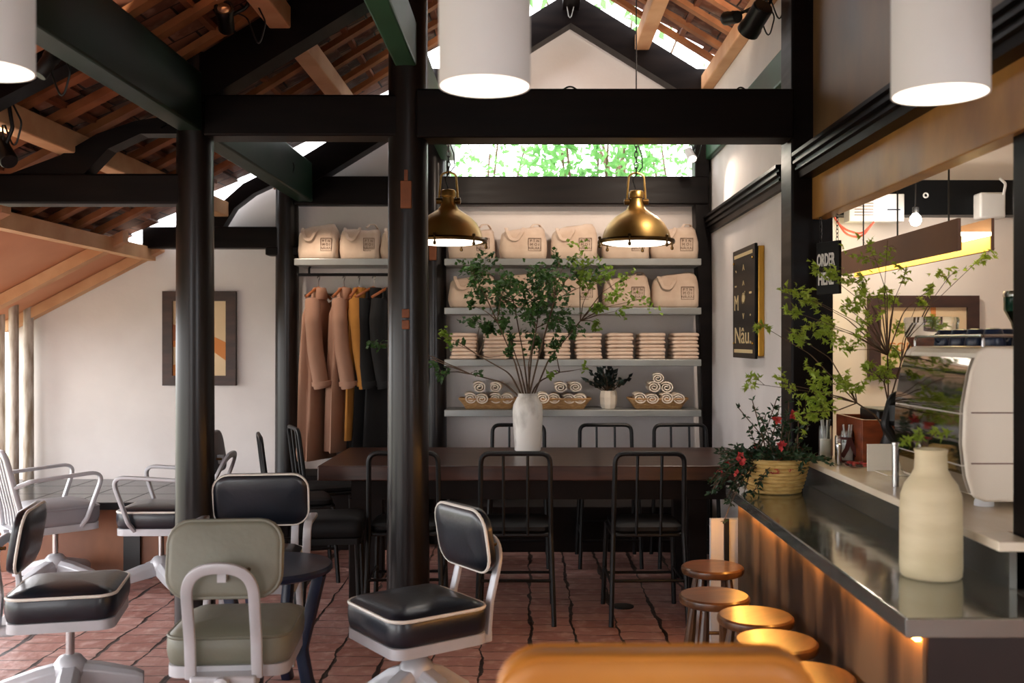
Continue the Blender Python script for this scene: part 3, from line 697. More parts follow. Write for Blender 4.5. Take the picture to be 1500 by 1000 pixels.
# potted plant on the lowest shelf
pc = Vector(((891-776)*6.9/F, 6.9, SZ[3]+.046))
t = thing('plant_pot', 'faceted white pot on the lowest shelf', 'pot', pc)
b = MB(); b.lathe([(.045,0),(.058,.03),(.062,.08),(.054,.125),(.047,.125),(.05,.08),(.02,.06)], 9); b.build('pot', M['potwhite'], t, smooth=10)
t = thing('potted_plant', 'dark leaved plant growing in the faceted white pot', 'plant', pc+Vector((0,0,.1)))
b = MB(); s = MB()
for i in range(26):
    a = R.uniform(0, 2*PI); el = R.uniform(.5,1.45); d = Vector((math.cos(a)*math.cos(el), math.sin(a)*math.cos(el), math.sin(el))); L = R.uniform(.1,.2)
    s.tube([Vector((0,0,0)), d*L], [.004,.002], 5)
    for k in range(5):
        p = d*L*(.45+.14*k); b.leaf(p, d+Vector((R.gauss(0,.5),R.gauss(0,.5),R.gauss(0,.3))), Vector((R.gauss(0,1),-1,R.gauss(0,1))), .05, .016)
b.build('leaves', M['leafp'], t, smooth=0); s.build('stem', M['twig'], t)
# ------------------------------------------------------------------ coats
def make_coat(label, mat, loc, rz, L, seed, sleeve=True, wd=.22):
    t = thing('coat', label, 'coat', loc, rz, 'coats on the rail')
    rs = []; N = 28
    for k in range(15):
        q = k/14; z = -.05-L*q
        hw = .045+(wd-.045)*min(1, (q/.1))**.7 if q < .1 else wd+.04*q
        th = .035+.035*min(1, q/.12)+.02*q
        ring = []
        for i in range(N):
            a = 2*PI*i/N; f = 1+.16*math.sin(5*a+seed+q*1.5)*min(1, q*2.2)
            ring.append(Vector((hw*math.cos(a)*f, .8*th*math.sin(a)*f*(1+.25*math.sin(3*a+seed)*q), z-.02*abs(math.cos(a))*(q < .08))))
        rs.append(ring)
    MB().rings(rs).build('body', mat, t, smooth=80)
    b = MB(); b.rings([[Vector((hw*math.cos(a), hw2*math.sin(a)-.005, z)) for a in [2*PI*i/16 for i in range(16)]] for hw, hw2, z in ((.075,.05,-.1),(.07,.052,-.06),(.055,.045,-.025),(.05,.04,-.02),(.048,.038,-.05))]); b.build('collar', mat, t, smooth=80)
    if sleeve:
        for sx in (-1,1):
            pts = [(sx*.15,-.03,-.12),(sx*.2,-.055,-.25),(sx*.205,-.075,-.45),(sx*.19,-.1,-.62),(sx*.18,-.11,-.7)]
            b = MB(); b.sweep(fillet(pts, .1, 4), [(.05*math.cos(2*PI*i/12), .062*math.sin(2*PI*i/12)) for i in range(12)]); s = b.build('sleeve', mat, t, smooth=80)
            b = MB(); b.tube([(sx*.182,-.108,-.655),(sx*.18,-.11,-.685)], .066, 12); b.build('cuff', mat, s)
    b = MB(); b.tube(fillet([(-.19,0,-.09),(-.05,0,-.03),(0,0,-.02),(.05,0,-.03),(.19,0,-.09)], .05), .01, 8); k = b.build('hanger', M['hanger'], t)
    b = MB(); b.tube(fillet([(0,0,-.02),(0,0,.03),(.018,0,.05),(0,0,.068),(-.02,0,.045)], .018), .003, 6); b.build('hook', M['stainless'], k)
    return t
rz = 1.79
def cx(u): return (u-776)*6.86/F
make_coat('tan coat hanging first on the rail beside the dark post', M['coat1'], (cx(467),6.86,rz), math.radians(76), 1.14, 0, wd=.2)
make_coat('tan coat hanging second, between the first tan one and the mustard one', M['coat1'], (cx(504),6.86,rz), math.radians(78), 1.08, 2, wd=.2)
make_coat('mustard yellow coat hanging between tan and black coats', M['coat2'], (cx(526),6.86,rz), math.radians(82), 1.0, 4, wd=.19)
make_coat('black coat hanging next to the mustard one', M['coat3'], (cx(548),6.86,rz), math.radians(60), 1.15, 1, sleeve=True, wd=.21)
make_coat('black coat hanging last, mostly hidden by the round post', M['coat3'], (cx(572),6.86,rz), math.radians(58), 1.15, 3, sleeve=True, wd=.21)
# ------------------------------------------------------------------ framed picture on the white wall
def picture(name, label, c, w, h, fw, depth=.04):
    t = thing(name, label, 'picture', c)
    b = MB(); b.span((-w/2,-depth,-h/2),(w/2,0,-h/2+fw)); b.span((-w/2,-depth,h/2-fw),(w/2,0,h/2)); b.span((-w/2,-depth,-h/2+fw),(-w/2+fw,0,h/2-fw)); b.span((w/2-fw,-depth,-h/2+fw),(w/2,0,h/2-fw)); b.build('frame', M['frame'], t, smooth=0)
    b = MB(); b.span((-w/2+fw,-.02,-h/2+fw),(w/2-fw,-.005,h/2-fw)); b.build('canvas', M['art'], t, smooth=0)
    return t
pw = P(293.5,495.5,7.09); pw.y = 7.098
t = picture('framed_picture', 'brown framed abstract print on the white wall', pw, .52, .67, .07)
b = MB(); b.prism([(-.19,.03),(.0,.06),(.19,-.03),(.19,-.16),(.05,-.06),(-.19,-.06)], 'y', -.024, -.019); b.prism([(-.19,-.19),(-.12,-.17),(-.1,-.265),(-.19,-.265)], 'y', -.024, -.019); b.build('painted_shape', M['art2'], t, smooth=0)
b = MB(); b.prism([(-.19,.1),(-.13,.08),(-.12,.0),(-.19,-.02)], 'y', -.026, -.02); b.build('painted_shape', M['art3'], t, smooth=0)
# ------------------------------------------------------------------ lamps
def brass_lamp(label, x, y, z):
    t = thing('brass_pendant_lamp', label, 'lamp', (x,y,z), 0, 'brass dome lamps over the table')
    b = MB(); b.lathe([(.205,.0),(.2,.012),(.193,.03),(.181,.07),(.157,.112),(.122,.147),(.082,.172),(.056,.19),(.044,.212),(.036,.236),(.034,.255),(.041,.258),(.041,.29),(.034,.297),(.0,.298)], 48, cap=False); b.build('shade', M['brass'], t, smooth=50)
    b = MB(); b.lathe([(.196,.002),(.215,.0),(.218,.012),(.214,.022),(.2,.02)], 48, cap=False); b.build('rim', M['brassdk'], t)
    b = MB(); b.lathe([(.19,.004),(.15,-.006),(.08,-.012),(.01,-.014)], 40); b.build('diffuser', M['lamp_disc'], t)
    for i in range(6):
        a = i*PI/3+.25; k = MB(); k.M = Matrix.Translation((.216*math.cos(a), .216*math.sin(a), 0)); k.lathe([(.004,-.03),(.009,-.026),(.009,-.014),(.005,-.01),(.005,.02),(.01,.024),(.008,.034),(.003,.036)], 10); k.build('clamp', M['brassdk'], t)
    b = MB(); b.tube(fillet([(-.05,0,.23),(-.052,0,.26),(-.042,0,.385),(0,0,.4),(.042,0,.385),(.052,0,.26),(.05,0,.23)], .03), .006, 8); k = b.build('bail', M['brass'], t)
    for sx in (-1,1):
        b = MB(); b.M = Matrix.Translation((sx*.052,0,.235)) @ Matrix.Rotation(PI/2, 4, 'Y'); b.lathe([(.0,-.02),(.018,-.015),(.018,.015),(.0,.02)], 12); b.build('knuckle', M['brassdk'], k)
    b = MB()
    for i in range(6):
        zz = .41+i*.03
        b.tube([(.01*math.cos(q) if i % 2 else 0, 0 if i % 2 else .01*math.cos(q), zz+.02*math.sin(q)) for q in [2*PI*j/12 for j in range(12)]], .003, 5, closed=True)
    b.build('chain', M['iron'], t)
    b = MB(); b.tube([(0,0,.58),(0,0,zr(x)-z-.07)], .004, 6); b.tube([(.0,0,.58),(.03,.0,.5),(.035,0,.43),(-.02,0,.36),(.0,0,.295)], .004, 6); b.build('cord', M['iron'], t)
    return t
brass_lamp('brass dome pendant lamp half hidden by the round post', (657-776)*5.6/F, 5.6, 1.955)
brass_lamp('brass dome pendant lamp hanging clear over the table', (932-776)*5.6/F, 5.6, 1.95)
def tube_lamp(label, x, y, z, r=.1):
    t = thing('cylinder_pendant_lamp', label, 'lamp', (x,y,z), 0, 'white cylinder pendants')
    b = MB(); b.lathe([(r-.004,.0),(r,.0),(r,.42),(r-.004,.424),(.01,.424)], 48, cap=False); b.build('shade', M['shade'], t, smooth=40)
    b = MB(); b.lathe([(r-.005,.001),(r-.005,.06),(r-.007,.065),(.001,.066)], 48, cap=False); b.build('lit_lining', M['lamp_in'], t, smooth=40)
    b = MB(); b.tube([(0,0,.424),(0,0,zr(x)-z-.06)], .004, 6); b.build('cord', M['black'], t)
tube_lamp('white cylinder pendant hanging in front of the tie beam', (710-776)*2.17/F, 2.17, 1.955)
tube_lamp('white cylinder pendant hanging in front of the bronze boards', (1377-776)*2.14/F, 2.14, 1.93)
tube_lamp('white cylinder pendant cut by the picture edge beside the long aisle beam', (-22-776)*2.17/F, 2.17, 1.99)
def spot(label, p, aim, r, L, body, mount, energy=0, colr=(1,.8,.64), ang=55, lit=False):
    t = thing('spotlight', label, 'spotlight', p)
    d = Vector(aim)-Vector(p); q = d.to_track_quat('-Z', 'Y').to_matrix().to_4x4()
    b = MB(); b.M = q; b.lathe([(r*.8,L*.5),(r*.9,L*.45),(r*.9,-L*.2),(r,-L*.3),(r,-L*.5),(r*.8,-L*.5),(r*.75,-L*.4)], 24, cap=True); b.build('housing', body, t)
    b = MB(); b.M = q; b.lathe([(r*.78,-L*.46),(r*.5,-L*.505),(.002,-L*.515)], 20); b.build('lens', M['bulb'] if lit else M['lamp_disc'] if energy >= 20 else M['stainless'], t)
    b = MB(); m = Vector(mount)-Vector(p); b.tube(fillet([(0,0,0), (m.x*.5+.03, m.y*.5, m.z*.4), tuple(m)], .04), .008, 8); b.build('arm', M['iron'], t)
    b = MB(); b.tube(fillet([tuple(m), (m.x+.06, m.y, m.z-.12), (m.x+.03,m.y,m.z-.24), (m.x-.02,m.y,m.z-.1), (0,0,L*.3)], .05), .004, 6); b.build('cable', M['black'], t)
    if energy:
        l = bpy.data.lights.new('spot_beam', 'SPOT'); l.energy = energy; l.color = colr; l.spot_size = math.radians(ang); l.spot_blend = .7; l.shadow_soft_size = r*.8
        lo = bpy.data.objects.new('spot_beam', l); col.objects.link(lo); lo.parent = t
        lo.matrix_local = Matrix.Translation(d.normalized()*(L*.5+.02)) @ q
    return t
p = P(1107,28,4.9); spot('large black spotlight hanging near the white upper wall', p, (.3,6.9,1.6), .058, .16, M['black'], (1.2,4.9,3.2), 90, ang=62)
p = P(1072,26,5.1); spot('smaller black spotlight head pointing at the roof tiles beside the large one', p, (.55,6.3,3.35), .035, .11, M['black'], (1.17,5.0,3.15), 22, ang=110)
p = P(330,27,4.3); spot('black spotlight under the roof above the round post', p, (-1.22,3.85,3.0), .04, .14, M['black'], (-1.2,4.3,2.9), 4, ang=80)
p = P(1011,227,6.6); spot('small lit white spotlight at the clerestory corner', p, (1.22,5.95,2.0), .032, .1, M['whitebd'], (1.1,6.7,2.85), 16, ang=95, lit=True)
p = P(399,262,6.35); spot('slim beige spotlight beside the coat post', p, (-1.2,6.9,1.4), .022, .13, M['boxwood'], (-1.56,6.35,2.64), 26, ang=70)
p = P(5,222,4.0); spot('black spotlight low under the eave tiles', p, (-2.5,4.3,2.6), .04, .14, M['black'], (-2.1,4.0,2.4), 10, ang=100)
p = P(68,95,3.6); spot('small black spotlight beside the white pendant under the eave', p, (-1.4,3.9,3.2), .03, .1, M['black'], (-1.72,3.6,2.5), 8, ang=100)
p = P(640,150,5.0); spot('added black spotlight tucked behind the middle post, warming the gable', p, (.25,7.0,3.0), .04, .12, M['black'], (-.5,5.0,2.66), 50, ang=75)  # extra lamp added to throw warm light on the gable
# cable ring on beam
o = MB().tube([P(1085,135,4.66)+Vector((.022*math.cos(q), 0, .022*math.sin(q))) for q in [2*PI*j/16 for j in range(16)]], .004, 6, closed=True).build('cable_loop', M['black']); tag(o, 'small black loop of cable on the tie beam', 'cable')
o = MB().tube([P(820+i*2.5,136-9*math.sin(PI*i/12),4.62) for i in range(13)], .004, 6).build('cable_loop', M['black']); tag(o, 'low arch of cable on top of the tie beam below the gable', 'cable')
o = MB().tube([P(828,-6,6.84), P(833,24,6.84), P(835,26,6.84), P(837,24,6.84), P(844,-6,6.84)], .004, 6).build('hanging_wire', M['shelf']); tag(o, 'thin pale wire looped in a V at the gable apex', 'wire')
# plaques on posts
t = thing('wooden_paddle', 'small wooden paddle plaque fixed high on the round post', 'plaque', P(595,305,4.549))
b = MB(); b.span((-.025,-.012,0),(.025,.012,.125)); b.build('blade', M['paddle'], t, bevel=.003); b = MB(); b.span((-.008,-.01,.125),(.008,.01,.175)); b.build('handle', M['paddle'], t)
t = thing('wooden_tag', 'two small wooden blocks fixed lower on the round post', 'plaque', P(594.5,482,4.549))
b = MB(); b.span((-.017,-.012,0),(.017,.015,.042)); b.build('block', M['paddle'], t, bevel=.003); b = MB(); b.span((-.017,-.012,.052),(.017,.015,.092)); b.build('block', M['paddle'], t, bevel=.003)
t = thing('wooden_tag', 'small wooden plaque on the shelf-end post behind the lamp', 'plaque', P(634,381,6.87)); b = MB(); b.span((-.025,-.012,0),(.025,.02,.11)); b.build('block', M['paddle'], t, bevel=.003)
# ------------------------------------------------------------------ white vase and branches
vp = Vector(((773-776)*5.92/F, 5.92, .75))
t = thing('white_vase', 'tall weathered white vase standing on the long table', 'vase', vp)
b = MB(); b.lathe([(.07,0),(.078,.006),(.083,.08),(.088,.17),(.09,.23),(.086,.275),(.068,.31),(.058,.325),(.06,.343),(.052,.343),(.05,.32),(.03,.28)], 40); b.build('body', M['cwhite'], t)
t = thing('leafy_branches', 'tall leafy branches standing in the white vase', 'plant', vp+Vector((0,0,.3)))
def branches(t, root, clusters, L, W, y0, dy, kinds, maple=False, stemr=.006, thick=1.0, mains=None):
    bs = {k: MB() for k in kinds}; st = MB()
    o = t.location
    if mains:
        for m in mains:
            j = lambda q: Vector((R.uniform(-q,q),R.uniform(-q,q),R.uniform(-q,q)))
            a = root; st.tube(fillet([a+j(.012)+Vector((0,0,-.05))-o, a*.62+m*.38+j(.02)+Vector((0,0,.02))-o, m-o], .15, 5), [stemr*1.5]+[stemr*(1.4-.5*i/7) for i in range(7)], 6)
    for (u, v, r, n, k, *dd) in clusters:
        d0 = y0+(dd[0] if dd else R.uniform(-dy, dy)); c = P(u, v, d0); rad = r*d0/F
        if mains: a = min(mains, key=lambda q: (q-c).length+max(0, q.z-c.z)*.6)
        else: a = root
        mid = a*.45+c*.55; mid.x = a.x+(c.x-a.x)*.42; mid.z = a.z+(c.z-a.z)*.6
        mid += Vector((R.uniform(-.015,.015),R.uniform(-.015,.015),R.uniform(-.015,.015)))
        pts = [a-o, mid-o, c-o]
        st.tube(fillet(pts, .12, 5), [stemr*.85]+[stemr*(.8-.5*i/7) for i in range(7)], 6)
        nt = max(2, n//7); tw = []
        for i in range(nt):
            dv = Vector((R.gauss(0,1), R.gauss(0,1), R.gauss(0,.8))).normalized()*rad*R.uniform(.6,1.25)
            s0 = c+(mid-c)*R.uniform(0,.25); tw.append((s0, c+dv)); st.tube([s0-o, (s0+c+dv)/2-o+Vector((0,0,.01)), c+dv-o], [stemr*.3,stemr*.25,stemr*.15], 4)
        for i in range(int(n*thick)):
            s0, e = R.choice(tw); q = R.uniform(.15,1.05); p = s0+(e-s0)*q+Vector((R.gauss(0,1),R.gauss(0,1),R.gauss(0,1)))*rad*.16
            dv = (e-s0).normalized()*.6+Vector((R.gauss(0,.8),R.gauss(0,.8),R.gauss(-.1,.6)))
            nn = Vector((R.gauss(0,.5),R.gauss(-.6,.5),R.gauss(.8,.4)))
            if maple: bs[k].maple(p-o, dv, nn, L*R.uniform(.7,1.25))
            else: bs[k].leaf(p-o, dv, nn, L*R.uniform(.7,1.25), W*R.uniform(.8,1.2))
    for k in kinds: bs[k].build('leaves' if k == kinds[0] else 'young_leaves', M[k], t, smooth=0)
    st.build('stem', M['twig'], t)
D, Lf = 'leafd', 'leafl'
cl_ = [(700,402,22,70,D),(742,412,22,60,D),(728,440,24,60,D),(690,398,12,30,D),(760,430,18,36,D),(800,408,26,95,D),(795,438,30,100,D),(820,468,24,70,D),(775,458,16,40,D),(705,470,16,36,D),(688,445,10,16,D),(712,486,12,26,D),(700,432,12,26,D),
       (790,498,16,34,D),(832,490,12,26,D),(848,402,18,40,D),(812,512,10,18,D),(752,498,8,14,D),(745,468,10,18,D),(775,395,12,22,D),(740,520,7,10,D),(820,385,10,18,D),(672,505,8,8,D),
       (856,392,20,34,Lf),(886,408,14,16,Lf),(926,398,18,16,Lf),(880,445,10,22,Lf),(893,432,14,16,Lf),(940,438,18,12,Lf),(880,474,7,12,Lf),(865,420,14,20,Lf),(905,455,12,8,Lf),(835,378,8,8,Lf),
       (641,490,11,16,Lf,.2),(643,545,10,14,D,.25),(545,500,9,14,D,.25),(562,506,9,14,D,.25),(655,545,5,5,D,.2),(700,545,5,4,D),(805,545,6,5,Lf),(862,538,6,5,Lf)]
mains = [P(u, v, 5.92+q) for u, v, q in ((728,470,-.1),(748,500,.05),(752,440,.1),(786,480,-.05),(792,440,.08),(812,440,-.08),(700,520,.05),(690,548,.1),(820,545,.05),(850,470,.1))]
cl_ = [(a, b, c*1.55, n, kk, *dd) for a, b, c, n, kk, *dd in cl_]
branches(t, vp+Vector((0,0,.33)), cl_, .032, .0128, 5.92, .15, [D, Lf], stemr=.004, thick=2.6, mains=mains)
# ------------------------------------------------------------------ counter
t = thing('bar_counter', 'long steel-topped bar counter with glowing under-edge', 'counter', (0,0,0))
CX0, CX1, CY0, CY1, CZ = .885, 1.262, 2.34, 4.5, .75
b = MB(); b.span((CX0,CY0,CZ-.048),(CX1,CY1,CZ)); b.span((CX1-.002,CY0,CZ-.048),(1.9,2.62,CZ)); b.build('countertop', M['steel'], t, smooth=0, bevel=.004)
b = MB(); b.span((CX0+.05,CY0+.03,0),(CX1,CY1-.03,CZ-.05)); b.build('front_panel', M['cfront'], t, smooth=0)
b = MB(); b.span((CX0+.06,CY0+.022,0),(1.9,CY0+.03,CZ-.05)); b.build('end_panel', M['cend'], t, smooth=0)
b = MB(); b.span((CX0+.03,CY0+.02,CZ-.06),(CX0+.042,CY1-.03,CZ-.0485)); b.build('led_strip', M['led'], t, smooth=0)
b = MB(); b.span((CX1,2.62,CZ-.05),(CX1+.02,4.6,.845)); b.build('riser', M['steel2'], t, smooth=0)
b = MB(); b.span((CX1+.02,2.78,0),(1.95,4.6,.845)); b.build('back_cabinet', M['cend'], t, smooth=0)
t2 = MB().span((1.235,2.77,.846),(1.95,4.615,.872)).span((1.235,2.62,.846),(1.33,2.77,.872)).build('serving_ledge', M['ledge'], smooth=0, bevel=.003); tag(t2, 'pale raised ledge above the steel counter', 'ledge')
# stools
def make_stool(label):
    t = thing('wooden_stool', label, 'stool', (0,0,0), 0, 'round wooden stools at the counter')
    b = MB(); b.lathe([(.118,.415),(.128,.42),(.133,.432),(.131,.444),(.124,.45),(.06,.449)], 36); b.build('seat', M['stool'], t)
    for a in (45,135,225,315):
        c, s = math.cos(math.radians(a)), math.sin(math.radians(a)); b = MB()
        pts = [Vector((c*(.08+.055*q), s*(.08+.055*q), .42*(1-q))) for q in [i/10 for i in range(11)]]
        b.tube(pts, [.013,.014,.017,.02,.021,.019,.015,.019,.018,.015,.012], 10); b.build('leg', M['stool'], t)
    for a0 in (45,225):
        a1 = a0+90; b = MB(); q = .12
        b.tube([(q*math.cos(math.radians(a0)), q*math.sin(math.radians(a0)), .14), (q*math.cos(math.radians(a1)), q*math.sin(math.radians(a1)), .14)], .008, 8); b.build('stretcher', M['stool'], t)
    return t
st0 = make_stool('round wooden stool at the far end of the counter row'); st0.location = (.775,4.22,0)
for k, (x, yy, l) in enumerate(((.693,3.74,'round wooden stool second from the far end, standing out from the counter'),(.785,3.46,'round wooden stool third from the far end, its top glowing amber'),(.785,3.17,'round wooden stool fourth from the far end, its amber-lit top fully visible'),(.795,2.84,'round wooden stool nearest us, almost hidden by the tan leather chair'))):
    dup(st0, (x,yy,0), k*.4+.2, l)
# tan chair in front
t = thing('leather_chair', 'tan leather chair back in the very front', 'chair', (.195,1.62,0), 0)
b = MB(); b.M = Matrix.Translation((0,-.06,.71)) @ Matrix.Rotation(-PI/2+.06, 4, 'X')
b.pad(.49,.42,.07, [(.03,-.035),(.008,-.03),(0,-.018),(0,.018),(.008,.03),(.03,.038),(.08,.042)]); k = b.build('backrest', M['leather'], t, smooth=60)
b = MB(); b.M = Matrix.Translation((0,-.06,.71)) @ Matrix.Rotation(-PI/2+.06, 4, 'X'); pipe_ring(b, .486,.416,.068,-.024,.005); pipe_ring(b, .486,.416,.068,.024,.005); b.build('piping', M['leather'], k)
b = MB(); b.M = Matrix.Translation((0,.2,0)); b.pad(.47,.45,.07, [(.02,.39),(0,.4),(0,.45),(.02,.47),(.1,.478)]); b.build('seat', M['leather'], t, smooth=60)
for x in (-.2,.2):
    for yy in (0,.38):
        b = MB(); b.tube([(x,yy,.4),(x*1.08,yy*1.04-.01,0)], [.018,.012], 10); b.build('leg', M['iron'], t)
    b = MB(); b.tube([(x,-.02,.38),(x,-.06,.55)], .012, 8); b.build('back_post', M['iron'], t)
# white striped panel beyond counter end
t = thing('slatted_board', 'white panel with black upright bars beyond the counter end', 'panel', (1.0,4.56,0)); b = MB(); b.span((-.17,0,0),(.2,.04,.585)); b.build('board', M['whitebd'], t, smooth=0)
for x in (-.1,-.03,.045):
    b = MB(); b.span((x-.011,-.012,0),(x+.011,0,.59)); b.build('bar', M['black'], t, smooth=0)
# cream vase on counter
vq = Vector((1.112,2.76,CZ))
t = thing('cream_vase', 'cream bottle-shaped vase on the steel counter', 'vase', vq)
b = MB(); b.lathe([(.075,0),(.081,.006),(.083,.03),(.082,.19),(.08,.225),(.07,.256),(.053,.279),(.044,.296),(.042,.336),(.045,.352),(.04,.352),(.037,.32),(.03,.29)], 48); b.build('body', M['cream'], t, smooth=50)
t = thing('leaf_sprig', 'thin sprig of yellow-green leaves in the cream vase', 'plant', vq+Vector((0,0,.34)))
branches(t, vq+Vector((-.01,0,.36)), [(1345,634,14,12,'leafm',0),(1375,630,10,6,'leafm',.03),(1322,645,8,5,'leafm',0)], .03, .01, 2.76, .03, ['leafm'], True, .003)
# flower basket
fq = Vector(((1134-776)*4.32/F, 4.32, CZ+.001))
t = thing('straw_basket', 'yellow coiled straw basket on the far counter end', 'basket', fq)
prof = []
for i in range(9):
    r0 = .108+.036*(i/8)**.8; z = .016*i+.006
    for a in (-70,-35,0,35,70): prof.append((r0+.009*math.cos(math.radians(a)), z+.0075*math.sin(math.radians(a))+.002))
b = MB(); b.lathe([(.1,0)]+prof+[(.135,.148),(.12,.1),(.02,.09)], 44); b.build('body', M['straw'], t, smooth=60)
t = thing('flowering_plant', 'trailing dark green plant with red flowers in the straw basket', 'plant', fq+Vector((0,0,.1)))
b = MB(); s = MB(); f = MB()
for i in range(130):
    a = R.uniform(0, 2*PI); kind = R.random()
    if kind < .22: d = Vector((R.gauss(0,.4),R.gauss(0,.3),1)).normalized(); L = R.uniform(.14,.3); dr = .0
    elif kind < .5: d = Vector((-1,R.gauss(-.3,.5),R.uniform(.1,.6))).normalized(); L = R.uniform(.14,.26); dr = .55
    else: d = Vector((math.cos(a),math.sin(a),R.uniform(.2,.9))).normalized(); L = R.uniform(.1,.2); dr = .3
    o_ = Vector((R.uniform(-.09,.09),R.uniform(-.09,.09),.03)); pts = []
    for k in range(7):
        q = k/6*L; pts.append(o_+d*q+Vector((0,0,-dr*q*q*7)))
    zmin = CZ+.02-(fq.z+.1)
    pts = [Vector((p.x, p.y, p.z if p.x+fq.x < CX0-.02 else max(p.z, zmin))) for p in pts]
    s.tube(pts, [.003]*3+[.002]*4, 4)
    for k in range(1, 7):
        for sd in range(4):
            dv = (pts[k]-pts[k-1]).normalized()*.5+Vector((R.gauss(0,.8),R.gauss(0,.8),R.gauss(0,.5))); b.leaf(pts[k], dv, Vector((R.gauss(0,.5),R.gauss(-.5,.5),1)), R.uniform(.018,.034), .007)
    if i % 13 == 0:
        f = MB()
        for j in range(9): f.leaf(pts[-2], Vector((R.gauss(0,1),R.gauss(0,1),R.gauss(.2,1))), Vector((0,-1,.3)), .022, .008)
        f.build('flower', M['flower'], t, smooth=0)
for dx, dz in ((-.17,.03),(.03,.0),(.0,.09),(-.02,.2),(.05,.22),(-.03,-.02)):
    f = MB()
    for j in range(12): f.leaf(Vector((dx,-.13,dz+.02)), Vector((R.gauss(0,1),R.gauss(0,1),R.gauss(.2,1))), Vector((0,-1,.3)), .026, .009)
    f.build('flower', M['flower'], t, smooth=0)
b.build('leaves', M['leafb'], t, smooth=0); s.build('stem', M['twig'], t)
# ------------------------------------------------------------------ wall sign
sg = Vector((1.27, 5.72, 1.62))
t = thing('wall_sign', 'tall black sign with gold letters on the white side wall', 'sign', sg)
b = MB(); b.span((-.034,-.335,-.3),(-.0,.22,.3)); b.build('gold_backing', M['gold'], t, smooth=0, bevel=.004)
b = MB(); b.span((-.052,-.33,-.315),(-.036,.25,.315)); b.build('black_plate', M['signblk'], t, smooth=0, bevel=.003)
b = MB()
for z in (.275,-.275): b.span((-.0545,-.28,z-.01),(-.052,.2,z+.01))
def wtext(body, size, yy, zz, sx=1.0):
    vs, fs = textmesh(body, size, .001, sx); b.add([Vector((-.0535-p.z, yy-.03-p.x, zz+p.y)) for p in vs], fs)
for body, size, yy, zz, sx in (('`',.09,.18,.165,2),('A',.05,-.02,.2,1.6),('-',.09,.19,.11,2),('^',.07,-.02,.1,2),('M',.13,.17,-.0,1.3),('Ơ',.085,-.02,.02,1.7),('-',.12,-.2,.06,2),('v',.07,-.02,-.07,1.6),('.',.09,-.2,-.05,2),('Nâu.',.135,.0,-.19,1.75)):
    wtext(body, size, yy, zz, sx)
b.build('lettering', M['letter'], t, smooth=0)
for yy in (-.29,.21):
    for z in (.24,-.23):
        k = MB(); k.M = Matrix.Translation((-.052,yy,z)) @ Matrix.Rotation(-PI/2, 4, 'Y'); k.lathe([(.008,0),(.008,.005),(.004,.008)], 10); k.build('bolt', M['gold'], t)
# order here sign
oc = P(1214,392.5,4.47)
t = thing('order_sign', 'small black ORDER HERE sign hanging by the square post', 'sign', oc, math.radians(-70))
b = MB(); b.span((-.08,-.008,-.118),(.08,.008,.118)); b.build('board', M['signblk'], t, smooth=0, bevel=.002)
b = MB()
for body, zz in (('ORDER',.035),('HERE',-.05)):
    b = MB()
    vs, fs = textmesh(body, .078, .001, .5 if body == 'ORDER' else .62, .002)
    b.add([Vector((p.x*1.0-.01,-.0095-p.z,zz+p.y)) for p in vs], fs)
    b.build('lettering', M['signwht'], t, smooth=0)
for x in (-.06,.06):
    b = MB()
    for i in range(9): b.tube([(x+.006*math.cos(q)*(i % 2), .006*math.cos(q)*(1-i % 2), .125+i*.017+.011*math.sin(q)) for q in [2*PI*j/8 for j in range(8)]], .0018, 4, closed=True)
    b.build('chain', M['iron'], t)
# ------------------------------------------------------------------ bar room
# hood lamp
t = thing('linear_pendant_lamp', 'long brown trough lamp with yellow lit inside above the bar', 'lamp', (1.75,0,0))
HY0, HY1 = 4.05, 5.75
b = MB(); b.span((-.008,HY0,1.77),(.004,HY1,1.902)); b.build('side_board', M['hoodbrn'], t, smooth=0)
b = MB(); b.span((.128,HY0,1.77),(.14,HY1,1.902)); k = b.build('side_board', M['hoodbrn'], t, smooth=0)
b = MB(); b.span((.124,HY0,1.771),(.1275,HY1,1.83)); b.span((.0045,HY0,1.771),(.008,HY1,1.83)); b.build('yellow_lining', M['hoodyel'], t, smooth=0)
b = MB(); b.span((.008,HY0,1.83),(.127,HY1,1.845)); b.build('diffuser', M['hoodlit'], t, smooth=0)
for yy in (4.3,4.9,5.4):
    b = MB(); b.tube([(.06,yy,1.845),(.06,yy,2.75)], .004, 6); b.build('hanging_wire', M['iron'], t)
o = MB().span((1.42,5.86,2.145),(3.24,5.99,2.35)).build('bar_beam', M['signblk'], smooth=0); struct(o, 'black beam across the bar wall')
t = thing('electrical_panel', 'white electrical box on the black beam behind the header board', 'box', P(1280,307,5.81)); b = MB(); b.span((-.16,-.05,-.075),(.16,.05,.085)); b.build('case', M['whitebd'], t, bevel=.004)
b = MB(); 
for i in range(6): b.span((-.13,-.0525,-.04+i*.017),(-.02,-.05,-.036+i*.017))
b.build('vent_slots', M['hoodbrn'], t, smooth=0); b = MB(); b.span((.06,-.0525,-.01),(.135,-.05,-.003)); b.build('badge', M['navy'], t, smooth=0)
t = thing('junction_box', 'square white junction box with a socket at the beam end', 'box', P(1449,302,5.81)); b = MB(); b.span((-.075,-.05,-.075),(.075,.05,.075)); b.build('case', M['whitebd'], t, bevel=.012)
b = MB(); b.tube(fillet([(.06,-.05,.06),(.062,-.07,.12),(.065,.0,.16)], .02), .008, 8); b.build('conduit', M['whitebd'], t)
t = thing('hook_ring', 'small pale ring fixed to the black beam', 'ring', P(1356,286,5.85)); b = MB(); b.tube([(.013*math.cos(q),0,.013*math.sin(q)) for q in [2*PI*j/14 for j in range(14)]], .005, 6, closed=True); b.build('ring', M['whitebd'], t)
pb = P(1341,322,5.6)
